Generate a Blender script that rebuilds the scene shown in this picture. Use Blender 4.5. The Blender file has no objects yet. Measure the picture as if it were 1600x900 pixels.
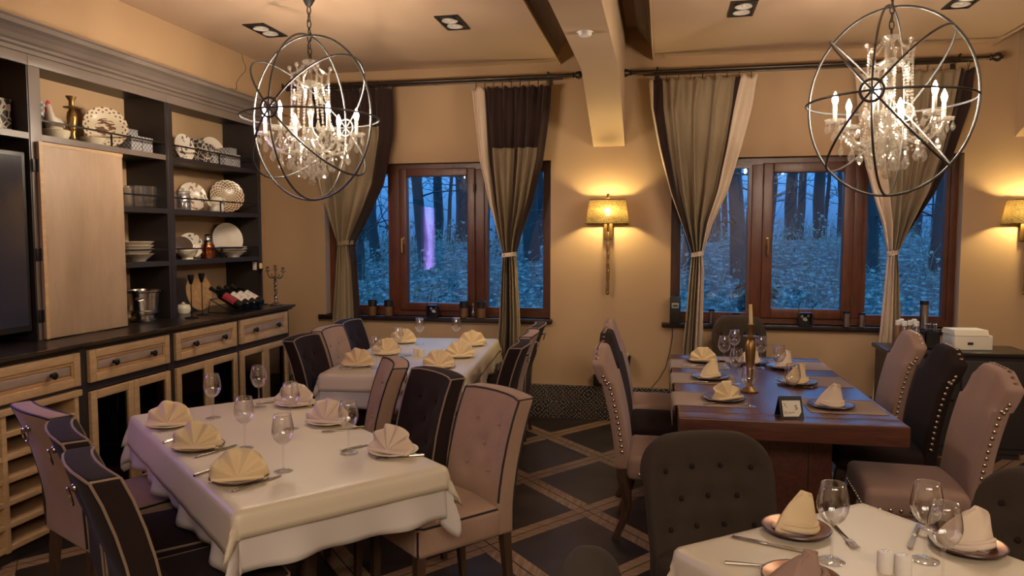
import bpy, bmesh, math, random
from math import sin, cos, pi, radians, sqrt, atan2, hypot, tan
from mathutils import Vector as V, Matrix, noise
random.seed(7)
SC = bpy.context.scene
COL = SC.collection

# ------------------------------------------------------------------ camera
FOC, YAW, PIT, EYE = 1160.0, radians(11.39), radians(3.94), 1.65
cd = bpy.data.cameras.new('camera'); cam = bpy.data.objects.new('camera', cd); COL.objects.link(cam)
cam.location = (0, 0, EYE); cam.rotation_euler = (pi/2 - PIT, 0, YAW)
cd.sensor_width = 36; cd.lens = FOC*36/1600; cd.clip_start = .05; cd.clip_end = 200
SC.camera = cam
FW = V((-sin(YAW)*cos(PIT), cos(YAW)*cos(PIT), -sin(PIT))); RT = V((cos(YAW), sin(YAW), 0)); DN = FW.cross(RT)
def ray(x, y): return RT*((x-800)/FOC) + DN*((y-450)/FOC) + FW
def AZ(x, y, z): v = ray(x, y); return V((0, 0, EYE)) + v*((z-EYE)/v.z)       # photo point -> real place on a level
def AY(x, y, Y): v = ray(x, y); return V((0, 0, EYE)) + v*(Y/v.y)             # ... on a plane parallel to the window wall
def AX(x, y, X): v = ray(x, y); return V((0, 0, EYE)) + v*(X/v.x)             # ... on a plane parallel to the cabinet

# ------------------------------------------------------------------ world, light, exposure
w = bpy.data.worlds.new('dusk'); SC.world = w; w.use_nodes = True
bg = w.node_tree.nodes['Background']; wn_ = w.node_tree.nodes; wl_ = w.node_tree.links     # dusk sky: dim at the horizon, brighter overhead
_c = wn_.new('ShaderNodeTexCoord'); _s = wn_.new('ShaderNodeSeparateXYZ'); wl_.new(_c.outputs['Generated'], _s.inputs[0]); _r = wn_.new('ShaderNodeValToRGB'); wl_.new(_s.outputs[2], _r.inputs[0])
_r.color_ramp.elements[0].position = .02; _r.color_ramp.elements[0].color = (.018, .075, .20, 1); _r.color_ramp.elements[1].position = .5; _r.color_ramp.elements[1].color = (.17, .66, 1.6, 1)
wl_.new(_r.outputs[0], bg.inputs[0]); bg.inputs[1].default_value = 2.3
BULB_STRENGTH = 620.0
SCONCE_STRENGTH = 520.0
def area(name, loc, target, sx, sy, power, col):
    l = bpy.data.lights.new(name, 'AREA'); l.shape = 'RECTANGLE'; l.size = sx; l.size_y = sy; l.energy = power; l.color = col
    o = bpy.data.objects.new(name, l); COL.objects.link(o); o.location = loc
    o.rotation_euler = (V(target)-V(loc)).to_track_quat('-Z', 'Y').to_euler(); return o
area('fill_light_behind', (.4, -1.6, 3.1), (.4, -1.4, 0), 3.5, 1.6, 165, (1, .83, .66))  # added fill light without a fitting, unseen behind the camera
area('fill_light_beside', (3.6, 2.2, 3.1), (3.5, 2.3, 0), 1.2, 1.6, 40, (1, .83, .66))  # second added fill, an unseen area light off to the right
SC.view_settings.view_transform = 'Standard'; SC.view_settings.look = 'None'
SC.view_settings.gamma = 1; SC.view_settings.use_curve_mapping = False
SC.view_settings.exposure = 0.35
cy = SC.cycles
cy.use_denoising = True; cy.max_bounces = 8; cy.diffuse_bounces = 4; cy.glossy_bounces = 4; cy.transmission_bounces = 6
cy.transparent_max_bounces = 24; cy.caustics_reflective = False; cy.caustics_refractive = False
cy.sample_clamp_indirect = 4.0; cy.sample_clamp_direct = 0.0

# ------------------------------------------------------------------ materials
def lin(r, g, b):
    f = lambda c: c/12.92 if c <= .04045 else ((c+.055)/1.055)**2.4
    return (f(r/255), f(g/255), f(b/255), 1)
class NT:
    def __init__(s, name):
        s.m = bpy.data.materials.new(name); s.m.use_nodes = True; s.t = s.m.node_tree; s.n = s.t.nodes; s.l = s.t.links
        s.out = s.n['Material Output']; s.b = s.n['Principled BSDF']
    def node(s, typ, **kw):
        x = s.n.new(typ)
        for k, v in kw.items(): setattr(x, k, v)
        return x
    def put(s, sock, v):
        if hasattr(v, 'is_linked') or isinstance(v, bpy.types.NodeSocket): s.l.new(v, sock)
        else: sock.default_value = v
    def math(s, op, a, b=0.0, c=0.0):
        x = s.node('ShaderNodeMath', operation=op)
        for i, v in enumerate((a, b, c)): s.put(x.inputs[i], v)
        return x.outputs[0]
    def mix(s, f, a, b):
        x = s.node('ShaderNodeMix', data_type='RGBA'); s.put(x.inputs[0], f); s.put(x.inputs[6], a); s.put(x.inputs[7], b); return x.outputs[2]
    def co(s, kind='Object'): return s.node('ShaderNodeTexCoord').outputs[kind]
    def xyz(s, v):
        x = s.node('ShaderNodeSeparateXYZ'); s.l.new(v, x.inputs[0]); return x.outputs
    def map(s, v, scale=(1, 1, 1), rot=(0, 0, 0)):
        x = s.node('ShaderNodeMapping'); s.l.new(v, x.inputs[0]); x.inputs['Scale'].default_value = scale; x.inputs['Rotation'].default_value = rot; return x.outputs[0]
    def noise(s, v, scale, detail=3, rough=.5):
        x = s.node('ShaderNodeTexNoise'); s.l.new(v, x.inputs['Vector']); x.inputs['Scale'].default_value = scale
        x.inputs['Detail'].default_value = detail; x.inputs['Roughness'].default_value = rough; return x.outputs[0]
    def ramp(s, f, stops, interp='LINEAR'):
        x = s.node('ShaderNodeValToRGB'); s.l.new(f, x.inputs[0]); e = x.color_ramp; e.interpolation = interp
        while len(e.elements) < len(stops): e.elements.new(.5)
        for el, (p, c) in zip(e.elements, stops): el.position = p; el.color = c if len(c) == 4 else (*c, 1)
        return x.outputs[0]
    def bump(s, h, strength=.2, dist=.005):
        x = s.node('ShaderNodeBump'); s.l.new(h, x.inputs['Height']); x.inputs['Strength'].default_value = strength; x.inputs['Distance'].default_value = dist
        s.l.new(x.outputs[0], s.b.inputs['Normal'])
    def set(s, color=None, rough=None, metal=None, **kw):
        if color is not None: s.put(s.b.inputs['Base Color'], color)
        if rough is not None: s.put(s.b.inputs['Roughness'], rough)
        if metal is not None: s.b.inputs['Metallic'].default_value = metal
        for k, v in kw.items(): s.put(s.b.inputs[k], v)
        return s
M = {}
def plain(name, col, rough=.5, metal=0, var=.12, scale=8, bump=0, **kw):
    t = NT(name); c = t.co()
    n = t.noise(c, scale, 4)
    d = tuple(x*(1-var) for x in col[:3]) + (1,); u = tuple(min(1, x*(1+var)) for x in col[:3]) + (1,)
    t.set(t.mix(n, d, u), rough, metal, **kw)
    if bump: t.bump(t.noise(c, scale*12, 3), bump, .004)
    M[name] = t.m; return t
def fabric(name, col, var=.2, rough=.9, sheen=.25, weave=420, bump=.25):
    t = NT(name); c = t.co(); big = t.noise(c, 5, 4); fine = t.noise(t.map(c, (1, 1, .35)), weave*.35, 2)
    d = tuple(x*(1-var) for x in col[:3]) + (1,); u = tuple(min(1, x*(1+var)) for x in col[:3]) + (1,)
    f = t.math('ADD', t.math('MULTIPLY', big, .6), t.math('MULTIPLY', fine, .4))
    t.set(t.mix(f, d, u), rough); t.b.inputs['Sheen Weight'].default_value = sheen; t.b.inputs['Sheen Roughness'].default_value = .4; t.b.inputs['Specular IOR Level'].default_value = .15
    t.bump(fine, bump, .003); M[name] = t.m; return t
def wood(name, a, b, rough=.4, scale=(1, 1, 1), stretch=14, coat=0, bump=.1):
    t = NT(name); c = t.map(t.co(), scale); n1 = t.noise(c, stretch, 5, .6); n2 = t.noise(c, stretch*5, 3)
    f = t.math('ADD', t.math('MULTIPLY', n1, .75), t.math('MULTIPLY', n2, .25))
    t.set(t.ramp(f, [(.3, a), (.7, b)]), rough); t.b.inputs['Coat Weight'].default_value = coat; t.b.inputs['Coat Roughness'].default_value = .2
    t.bump(f, bump, .003); M[name] = t.m; return t

plain('wall_paint', lin(178, 147, 112), .75, var=.05, scale=2.5, bump=.06)
plain('ceiling_paint', lin(184, 156, 130), .8, var=.04, scale=2, bump=.05)
plain('beam_paint', lin(188, 160, 128), .75, var=.04, scale=2, bump=.05)
plain('dark_lacquer', lin(44, 38, 38), .42, var=.15, scale=3)
plain('lit_lacquer', lin(112, 100, 92), .4, var=.1, scale=3)  # dark cabinet fronts with their reflected light put into the grey colour
plain('counter_black', lin(34, 29, 27), .3, var=.3, scale=10)
plain('gold_wear', lin(150, 110, 60), .35, .6, var=.5, scale=60)
wood('pale_oak', lin(170, 136, 98), lin(196, 163, 122), .5, (1.5, .6, 3))
wood('oak_trim', lin(164, 124, 84), lin(188, 150, 106), .5, (1.5, .6, 3))
wood('taupe_panel', lin(140, 120, 106), lin(160, 138, 122), .55, (1, 1, 2))
wood('ply_panel', lin(158, 132, 108), lin(176, 149, 124), .55, (1, 1, .25), 9)
wood('window_wood', lin(70, 36, 22), lin(104, 56, 34), .38, (4, 4, .6), 10)
wood('moulding_wood', lin(58, 40, 30), lin(84, 60, 44), .4, (4, .5, 4), 10)
wood('leg_wood', lin(52, 36, 28), lin(88, 64, 48), .4, (6, 6, 1), 10)
wood('board_wood', lin(150, 112, 66), lin(196, 156, 104), .6, (3, 3, 1), 8)
plain('sill_dark', lin(40, 28, 24), .3, var=.25, scale=14)
fabric('velvet_mauve', lin(158, 129, 109), .26, sheen=.12)
fabric('velvet_dark', lin(40, 28, 26), .2, sheen=.03)
fabric('linen_mauve', lin(150, 122, 108), .14, sheen=.12)
fabric('linen_brown', lin(42, 31, 27), .22, sheen=.03)
fabric('tuft_brown', lin(60, 50, 41), .2, sheen=.03)
plain('piping_dark', lin(30, 20, 20), .7); plain('piping_beige', lin(138, 116, 96), .7)
fabric('curtain_taupe', lin(140, 123, 99), .14, sheen=.15)
fabric('curtain_dark', lin(50, 36, 32), .25)
fabric('curtain_lining', lin(206, 186, 164), .08, sheen=.1)
def cloth(name, col, rough=.5, spec=.5):
    t = NT(name); c = t.co(); n = t.noise(c, 900, 2); f = t.noise(c, 6, 3)
    d = tuple(x*.95 for x in col[:3]) + (1,)
    t.set(t.mix(f, d, col), rough); t.b.inputs['Specular IOR Level'].default_value = spec
    t.bump(t.math('ADD', t.math('MULTIPLY', f, 1.0), t.math('MULTIPLY', n, .03)), .25, .006); M[name] = t.m
cloth('cloth_white', lin(206, 196, 186)); cloth('cloth_cream', lin(208, 194, 168), .42, .7)
cloth('napkin_cream', lin(226, 202, 160), .8, .2); cloth('napkin_pale', lin(218, 198, 176), .8, .2)
fabric('placemat', lin(150, 130, 118), .1, sheen=.05)
plain('gunmetal', lin(92, 92, 92), .42, .9); plain('black_metal', lin(26, 24, 24), .45, .4)
plain('rod_metal', lin(70, 62, 56), .35, .8)
plain('brass_old', lin(150, 118, 70), .35, .9, var=.3, scale=20); plain('silver', lin(196, 188, 178), .22, 1)
plain('steel', lin(190, 184, 176), .2, 1); plain('nail', lin(178, 160, 140), .28, 1)
plain('reflector', lin(214, 208, 198), .25, .1); plain('copper', lin(186, 106, 66), .25, 1, var=.25, scale=16)
plain('ceramic', lin(222, 212, 196), .22); plain('ceramic_cream', lin(226, 214, 188), .25)
plain('bronze_plate', lin(150, 108, 80), .3, .75, var=.25, scale=14)
plain('plate_grey', lin(110, 92, 86), .25, .1, var=.3, scale=12); plain('plate_rim', lin(72, 50, 44), .3)
plain('wax', lin(222, 196, 140), .5); plain('white_plastic', lin(220, 214, 204), .4)
plain('black_plastic', lin(22, 20, 20), .4); plain('bottle_glass', lin(16, 18, 15), .08, var=.1)
plain('label_red', lin(150, 44, 52), .6); plain('label_white', lin(214, 204, 196), .6, var=.04)
plain('ink', lin(46, 40, 42), .7); plain('brown_tin', lin(122, 88, 58), .4, .3); plain('red_comb', lin(186, 50, 50), .45)
plain('paper', lin(226, 216, 196), .7, var=.04); plain('terracotta', lin(120, 84, 66), .6); plain('display', lin(150, 160, 150), .3)
plain('candle_sleeve', lin(208, 200, 184), .4)
def emit(name, col, s):
    t = NT(name); t.set((0, 0, 0, 1)); t.b.inputs['Emission Color'].default_value = col; t.b.inputs['Emission Strength'].default_value = s; M[name] = t.m; return t
emit('bulb_glow', (1, .82, .62, 1), BULB_STRENGTH); emit('sconce_glow', (1, .76, .32, 1), SCONCE_STRENGTH)
def thin(name, tint, lo, hi, rough=.02, diffuse=0.0):
    t = NT(name); tr = t.node('ShaderNodeBsdfTransparent'); tr.inputs[0].default_value = tint
    g = t.node('ShaderNodeBsdfGlossy'); g.inputs['Roughness'].default_value = rough; g.inputs[0].default_value = (1, 1, 1, 1)
    lw = t.node('ShaderNodeLayerWeight'); lw.inputs[0].default_value = .5
    f = t.math('POWER', lw.outputs['Facing'], 2.3)
    fac = t.math('ADD', t.math('MULTIPLY', f, hi-lo), lo)
    mx = t.node('ShaderNodeMixShader'); t.l.new(fac, mx.inputs[0]); t.l.new(tr.outputs[0], mx.inputs[1]); t.l.new(g.outputs[0], mx.inputs[2])
    o = mx.outputs[0]
    if diffuse:
        df = t.node('ShaderNodeBsdfDiffuse'); df.inputs[0].default_value = (.9, .86, .78, 1)
        tl = t.node('ShaderNodeBsdfTranslucent'); tl.inputs[0].default_value = (.9, .86, .78, 1)
        a = t.node('ShaderNodeMixShader'); a.inputs[0].default_value = .6; t.l.new(df.outputs[0], a.inputs[1]); t.l.new(tl.outputs[0], a.inputs[2])
        m2 = t.node('ShaderNodeMixShader'); m2.inputs[0].default_value = diffuse; t.l.new(o, m2.inputs[1]); t.l.new(a.outputs[0], m2.inputs[2]); o = m2.outputs[0]
    t.l.new(o, t.out.inputs[0]); M[name] = t.m
thin('wine_glass', (.97, .97, .97, 1), .075, .9, .04)
thin('window_pane', (.94, .97, .98, 1), .05, .8, .0)
thin('crystal', (.90, .88, .84, 1), .20, .9, .08, .05)
thin('cut_glass', (.80, .80, .83, 1), .2, .85, .12, .06)
thin('cabinet_pane', (.30, .29, .28, 1), .05, .6, .03)

# --- floor: dark square tiles between crossing pale plank strips
t = NT('floor_tiles'); p = t.xyz(t.co())
ox, oy = -.89, 4.90
u = t.math('SUBTRACT', p[0], ox); v = t.math('SUBTRACT', p[1], oy)
a1, a2, b1, b2 = .470, -.515, .462, .60          # two lattice steps
det = a1*b2 - a2*b1
s_ = t.math('ADD', t.math('MULTIPLY', u, b2/det), t.math('MULTIPLY', v, -b1/det))
q_ = t.math('ADD', t.math('MULTIPLY', u, -a2/det), t.math('MULTIPLY', v, a1/det))
def dist_to_int(x): return t.math('ABSOLUTE', t.math('SUBTRACT', t.math('FRACT', t.math('ADD', x, .5)), .5))
ds, dq = dist_to_int(s_), dist_to_int(q_)
HW = .098
ms = t.math('LESS_THAN', ds, HW); mq = t.math('LESS_THAN', dq, HW); strip = t.math('MAXIMUM', ms, mq)
seam = t.math('MULTIPLY', strip, t.math('LESS_THAN', t.math('MINIMUM', ds, dq), .006))
edge = t.math('MULTIPLY', strip, t.math('MAXIMUM', t.math('MULTIPLY', ms, t.math('GREATER_THAN', ds, HW-.006)), t.math('MULTIPLY', mq, t.math('GREATER_THAN', dq, HW-.006))))
cc = t.co()
g1 = t.noise(t.map(cc, (9, 1.2, 1), (0, 0, radians(-45))), 6, 4); g2 = t.noise(t.map(cc, (1.2, 9, 1), (0, 0, radians(-45))), 6, 4)
grain = t.mix(ms, g1, g2)
plank = t.ramp(grain, [(.3, lin(116, 92, 74)), (.7, lin(160, 130, 104))])
slate = t.ramp(t.noise(cc, 5, 5), [(.3, lin(36, 30, 30)), (.7, lin(54, 46, 45))])
col = t.mix(strip, slate, plank); col = t.mix(seam, col, lin(50, 34, 26)); col = t.mix(edge, col, lin(58, 42, 34))
t.set(col, t.math('ADD', t.math('MULTIPLY', strip, .08), .42)); t.b.inputs['Specular IOR Level'].default_value = .4
t.bump(t.noise(cc, 40, 3), .06, .003); M['floor_tiles'] = t.m

# --- patterned black and cream wall tiles (0.15 m), each tile one of several ornaments
t = NT('pattern_tiles'); p = t.xyz(t.co('Object')); TS = .152
uu = t.math('DIVIDE', t.math('ADD', p[0], p[1]), TS); vv = t.math('DIVIDE', p[2], TS)
fu = t.math('SUBTRACT', t.math('FRACT', uu), .5); fv = t.math('SUBTRACT', t.math('FRACT', vv), .5)
cell = t.node('ShaderNodeCombineXYZ'); t.l.new(t.math('FLOOR', uu), cell.inputs[0]); t.l.new(t.math('FLOOR', vv), cell.inputs[1])
wn = t.node('ShaderNodeTexWhiteNoise', noise_dimensions='2D'); t.l.new(cell.outputs[0], wn.inputs[0])
r = wn.outputs[0]
rad = t.math('SQRT', t.math('ADD', t.math('MULTIPLY', fu, fu), t.math('MULTIPLY', fv, fv)))
ang = t.math('ARCTAN2', fu, fv)
petal = t.math('MULTIPLY', t.math('COSINE', t.math('MULTIPLY', ang, 8.0)), .35)
A = t.math('SINE', t.math('ADD', t.math('MULTIPLY', rad, 44.0), t.math('MULTIPLY', petal, 4.5)))
k = t.math('ADD', 3.0, t.math('MULTIPLY', t.math('FLOOR', t.math('MULTIPLY', r, 3.0)), 1.0))
B = t.math('MULTIPLY', t.math('SINE', t.math('MULTIPLY', t.math('MULTIPLY', fu, 6.283), k)), t.math('SINE', t.math('MULTIPLY', t.math('MULTIPLY', fv, 6.283), k)))
dg = t.math('MULTIPLY', t.math('SINE', t.math('MULTIPLY', t.math('ADD', t.math('ABSOLUTE', fu), t.math('ABSOLUTE', fv)), 25.0)), .55)
pat = t.mix(t.math('GREATER_THAN', r, .5), t.math('ADD', A, t.math('MULTIPLY', B, .7)), t.math('ADD', dg, t.math('ADD', t.math('MULTIPLY', B, 1.0), t.math('MULTIPLY', t.math('SINE', t.math('MULTIPLY', rad, 50.0)), .5))))
on = t.math('GREATER_THAN', pat, .45)
grout = t.math('GREATER_THAN', t.math('MAXIMUM', t.math('ABSOLUTE', fu), t.math('ABSOLUTE', fv)), .488)
t.set(t.mix(grout, t.mix(on, lin(40, 36, 36), lin(150, 136, 120)), lin(90, 80, 72)), .35); M['pattern_tiles'] = t.m

# --- long planks of the dining table
t = NT('table_planks'); c = t.co(); p = t.xyz(c)
n = t.noise(t.map(c, (9, 1, 9)), 5, 6, .65); n2 = t.noise(t.map(c, (40, 3, 40)), 4, 3)
row = t.math('FRACT', t.math('DIVIDE', t.math('ADD', p[0], .05), .2))
gap = t.math('LESS_THAN', row, .02)
cl = t.ramp(t.math('ADD', t.math('MULTIPLY', n, .7), t.math('MULTIPLY', n2, .3)), [(.3, lin(58, 30, 22)), (.72, lin(108, 62, 44))])
t.set(t.mix(gap, cl, lin(24, 14, 12)), .3); t.b.inputs['Coat Weight'].default_value = .35; t.b.inputs['Coat Roughness'].default_value = .28
t.bump(t.math('SUBTRACT', t.math('MULTIPLY', n, .5), gap), .25, .004); M['table_planks'] = t.m

# --- woven, glowing lamp shade
t = NT('shade_weave'); c = t.co(); n = t.noise(t.map(c, (1, 1, 2.5)), 120, 3, .7)
df = t.node('ShaderNodeBsdfDiffuse'); tl = t.node('ShaderNodeBsdfTranslucent'); mx = t.node('ShaderNodeMixShader')
cl = t.ramp(n, [(.38, lin(110, 88, 48)), (.62, lin(220, 196, 140))]); t.l.new(cl, df.inputs[0]); t.l.new(cl, tl.inputs[0])
mx.inputs[0].default_value = .6; t.l.new(df.outputs[0], mx.inputs[1]); t.l.new(tl.outputs[0], mx.inputs[2]); tp = t.node('ShaderNodeBsdfTransparent'); m3 = t.node('ShaderNodeMixShader'); t.l.new(t.math('ADD', t.math('MULTIPLY', t.math('GREATER_THAN', n, .6), .22), .03), m3.inputs[0]); t.l.new(mx.outputs[0], m3.inputs[1]); t.l.new(tp.outputs[0], m3.inputs[2]); t.l.new(m3.outputs[0], t.out.inputs[0]); M['shade_weave'] = t.m

# --- patterned crockery (pattern by distance and angle in the plate's own face)
def plate_pattern(name, base, ink, mode):
    t = NT(name); p = t.xyz(t.co()); rr = t.math('SQRT', t.math('ADD', t.math('MULTIPLY', p[0], p[0]), t.math('MULTIPLY', p[1], p[1])))
    a = t.math('ARCTAN2', p[0], p[1]); nz = t.noise(t.co(), 60, 3)
    if mode == 'rim':
        f = t.math('GREATER_THAN', t.math('MULTIPLY', t.math('SINE', t.math('MULTIPLY', a, 16)), t.math('SINE', t.math('MULTIPLY', rr, 230))), .5)
        f = t.math('MULTIPLY', f, t.math('GREATER_THAN', rr, .098)); f2 = t.math('MULTIPLY', t.math('LESS_THAN', rr, .062), t.math('GREATER_THAN', t.noise(t.map(t.co(), (3, 1, 1)), 26, 2), .5))
        f = t.math('MAXIMUM', f, f2)
    elif mode == 'flower':
        f = t.math('GREATER_THAN', t.noise(t.co(), 34, 1), .62)
    else:
        f = t.math('GREATER_THAN', t.math('ADD', t.math('MULTIPLY', t.math('SINE', t.math('MULTIPLY', a, 18)), t.math('SINE', t.math('MULTIPLY', rr, 240))), t.math('MULTIPLY', nz, .6)), .38)
    t.set(t.mix(f, base, ink), .25); M[name] = t.m
plate_pattern('plate_town', lin(224, 210, 184), lin(120, 86, 66), 'rim')
plate_pattern('plate_floral', lin(222, 212, 196), lin(96, 96, 110), 'flower')
plate_pattern('plate_roses', lin(224, 214, 198), lin(160, 110, 80), 'flower')
plate_pattern('plate_mosaic', lin(206, 190, 158), lin(120, 78, 50), 'all')
def box_pattern(name, base, ink, scale, thr=.5):
    t = NT(name); c = t.co(); vo = t.node('ShaderNodeTexVoronoi', feature='DISTANCE_TO_EDGE'); t.l.new(c, vo.inputs['Vector']); vo.inputs['Scale'].default_value = scale
    t.set(t.mix(t.math('LESS_THAN', vo.outputs['Distance'], thr), base, ink), .4); M[name] = t.m
box_pattern('lattice_box', lin(58, 54, 54), lin(206, 198, 186), 26, .09)
t = NT('blue_tile'); p = t.xyz(t.co())
f = t.math('MULTIPLY', t.math('SINE', t.math('MULTIPLY', t.math('ADD', p[0], p[1]), 190)), t.math('SINE', t.math('MULTIPLY', p[2], 190)))
t.set(t.mix(t.math('GREATER_THAN', f, .1), lin(120, 122, 134), lin(188, 184, 178)), .35); M['blue_tile'] = t.m

# --- lit screen: dark purple picture with a bright patch
t = NT('screen'); p = t.xyz(t.co()); nz = t.noise(t.co(), 3, 2)
d1 = t.math('ABSOLUTE', t.math('SUBTRACT', p[1], -.25)); fy = t.math('MAXIMUM', t.math('SUBTRACT', 1.0, t.math('MULTIPLY', d1, 2.2)), 0.0)
cl = t.ramp(t.math('MULTIPLY', fy, t.math('ADD', nz, .4)), [(0, (.0006, .0005, .0008)), (.3, (.02, .012, .07)), (1, (.40, .24, .85))])
t.set((.01, .01, .012, 1), .15); t.l.new(cl, t.b.inputs['Emission Color']); t.b.inputs['Emission Strength'].default_value = 10.0; M['screen'] = t.m

# --- woodland
plain('bark', lin(44, 43, 42), .9, var=.4, scale=6, bump=.4)
t = NT('leaf_litter'); c = t.co(); n = t.noise(c, 7, 6, .75); t.set(t.ramp(n, [(.35, lin(18, 23, 23)), (.52, lin(54, 62, 58)), (.68, lin(160, 168, 158))]), .95); t.bump(n, .8, .1); M['leaf_litter'] = t.m
plain('brush_twigs', lin(96, 104, 92), .9, var=.6, scale=8)
plain('evergreen', lin(40, 66, 50), .8, var=.5, scale=12)

# ------------------------------------------------------------------ helpers
def build(name, bm, mat, parent=None, ang=35, solid=0, loc=None, rot=None):
    me = bpy.data.meshes.new(name); bmesh.ops.recalc_face_normals(bm, faces=bm.faces[:]) if not getattr(bm, 'keep', False) else None
    bm.to_mesh(me); bm.free(); me.materials.append(M[mat] if isinstance(mat, str) else mat)
    me.shade_smooth(); me.set_sharp_from_angle(angle=radians(ang))
    o = bpy.data.objects.new(name, me); COL.objects.link(o)
    if parent: o.parent = parent
    if loc: o.location = loc
    if rot: o.rotation_euler = rot
    if solid: s = o.modifiers.new('thickness', 'SOLIDIFY'); s.thickness = solid; s.offset = 0
    return o
def tag(o, label, cat, group=None):
    o['label'] = label; o['category'] = cat
    if group: o['group'] = group
    return o
def thing(name, label, cat, loc=(0, 0, 0), rz=0.0, group=None):
    o = bpy.data.objects.new(name, None); COL.objects.link(o); o.location = loc; o.rotation_euler = (0, 0, rz); o.empty_display_size = .05
    return tag(o, label, cat, group)
def struct(o): o['kind'] = 'structure'; return o
def copy_tree(o, parent=None):
    c = o.copy(); COL.objects.link(c); c.parent = parent
    for ch in [x for x in o.children]: copy_tree(ch, c)
    return c
def again(o, label, loc, rz=0.0, group=None):
    c = copy_tree(o); c.location = loc; c.rotation_euler = (0, 0, rz); c['label'] = label
    if group: c['group'] = group
    return c
def B(): return bmesh.new()
def box(bm, lo, hi):
    x0, y0, z0 = lo; x1, y1, z1 = hi
    v = [bm.verts.new(p) for p in ((x0,y0,z0),(x1,y0,z0),(x1,y1,z0),(x0,y1,z0),(x0,y0,z1),(x1,y0,z1),(x1,y1,z1),(x0,y1,z1))]
    for f in ((0,3,2,1),(4,5,6,7),(0,1,5,4),(1,2,6,5),(2,3,7,6),(3,0,4,7)): bm.faces.new([v[i] for i in f])
    return v
def rbox(bm, lo, hi, r=.01, seg=2, div=(1, 1, 1), fn=None):
    lo, hi = V(lo), V(hi); c = (lo+hi)/2; h = (hi-lo)/2; r = min(r, min(h)*.999)
    ax = []
    for i in range(3):
        a = [-h[i] + r - r*tan((1-k/seg)*pi/4) for k in range(seg+1)]
        inner = [-h[i]+r + (2*(h[i]-r))*k/div[i] for k in range(1, div[i])]
        ax.append(a + inner + [-x for x in reversed(a)])
    n = [len(a)-1 for a in ax]; vs = {}
    def vert(i, j, k):
        key = (i, j, k)
        if key not in vs:
            p = V((ax[0][i], ax[1][j], ax[2][k])); q = V([max(-(h[m]-r), min(h[m]-r, p[m])) for m in range(3)]); d = p-q
            if d.length > 1e-9: p = q + d.normalized()*r
            p = p + c
            vs[key] = bm.verts.new(fn(p) if fn else p)
        return vs[key]
    def quad(a, b, c_, d): bm.faces.new((a, b, c_, d))
    for i in range(n[0]):
        for j in range(n[1]):
            quad(vert(i,j,0), vert(i,j+1,0), vert(i+1,j+1,0), vert(i+1,j,0)); quad(vert(i,j,n[2]), vert(i+1,j,n[2]), vert(i+1,j+1,n[2]), vert(i,j+1,n[2]))
    for i in range(n[0]):
        for k in range(n[2]):
            quad(vert(i,0,k), vert(i+1,0,k), vert(i+1,0,k+1), vert(i,0,k+1)); quad(vert(i,n[1],k), vert(i,n[1],k+1), vert(i+1,n[1],k+1), vert(i+1,n[1],k))
    for j in range(n[1]):
        for k in range(n[2]):
            quad(vert(0,j,k), vert(0,j,k+1), vert(0,j+1,k+1), vert(0,j+1,k)); quad(vert(n[0],j,k), vert(n[0],j+1,k), vert(n[0],j+1,k+1), vert(n[0],j,k+1))
def tube(bm, pts, r, n=6, closed=False):
    pts = [V(p) for p in pts]; N = len(pts); rs = r if isinstance(r, (list, tuple)) else [r]*N
    tang = []
    for i in range(N):
        a = pts[i-1] if (i or closed) else pts[0]; b = pts[(i+1) % N] if (i < N-1 or closed) else pts[-1]
        d = b-a; tang.append(d.normalized() if d.length > 1e-9 else V((0, 0, 1)))
    up = V((0, 0, 1)) if abs(tang[0].z) < .9 else V((1, 0, 0)); side = tang[0].cross(up).normalized(); rings = []
    for i in range(N):
        side = side - tang[i]*side.dot(tang[i])
        side = side.normalized() if side.length > 1e-6 else tang[i].orthogonal().normalized()
        oth = tang[i].cross(side)
        rings.append([bm.verts.new(pts[i] + (side*cos(2*pi*k/n) + oth*sin(2*pi*k/n))*rs[i]) for k in range(n)])
    for i in range(N if closed else N-1):
        a, b = rings[i], rings[(i+1) % N]
        for k in range(n): bm.faces.new((a[k], a[(k+1) % n], b[(k+1) % n], b[k]))
    if not closed: bm.faces.new(rings[0][::-1]); bm.faces.new(rings[-1])
def lathe(bm, prof, n=20, c=(0, 0, 0), sx=1, sy=1, mat=None):
    c = V(c); rings = []
    tr = (lambda p: c + (mat @ p)) if mat else (lambda p: c + p)
    for r, z in prof:
        if r < 1e-6: rings.append([bm.verts.new(tr(V((0, 0, z))))])
        else: rings.append([bm.verts.new(tr(V((r*cos(2*pi*k/n)*sx, r*sin(2*pi*k/n)*sy, z)))) for k in range(n)])
    for a, b in zip(rings, rings[1:]):
        for k in range(n):
            k2 = (k+1) % n
            if len(a) == 1 and len(b) == 1: continue
            if len(a) == 1: bm.faces.new((a[0], b[k2], b[k]))
            elif len(b) == 1: bm.faces.new((a[k], a[k2], b[0]))
            else: bm.faces.new((a[k], a[k2], b[k2], b[k]))
def ball(bm, c, r, n=8, m=5, sz=1): lathe(bm, [(r*sin(pi*i/m), -r*cos(pi*i/m)*sz) for i in range(m+1)], n, c)
def prism(bm, poly, a, b, axis):
    """outline poly in the two other axes, pushed from a to b along axis"""
    def mk(p, t): q = [p[0], p[1]]; q.insert(axis, t); return bm.verts.new(q)
    r0 = [mk(p, a) for p in poly]; r1 = [mk(p, b) for p in poly]; n = len(poly)
    bm.faces.new(r0); bm.faces.new(r1[::-1])
    for i in range(n): bm.faces.new((r0[i], r0[(i+1) % n], r1[(i+1) % n], r1[i]))
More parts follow.
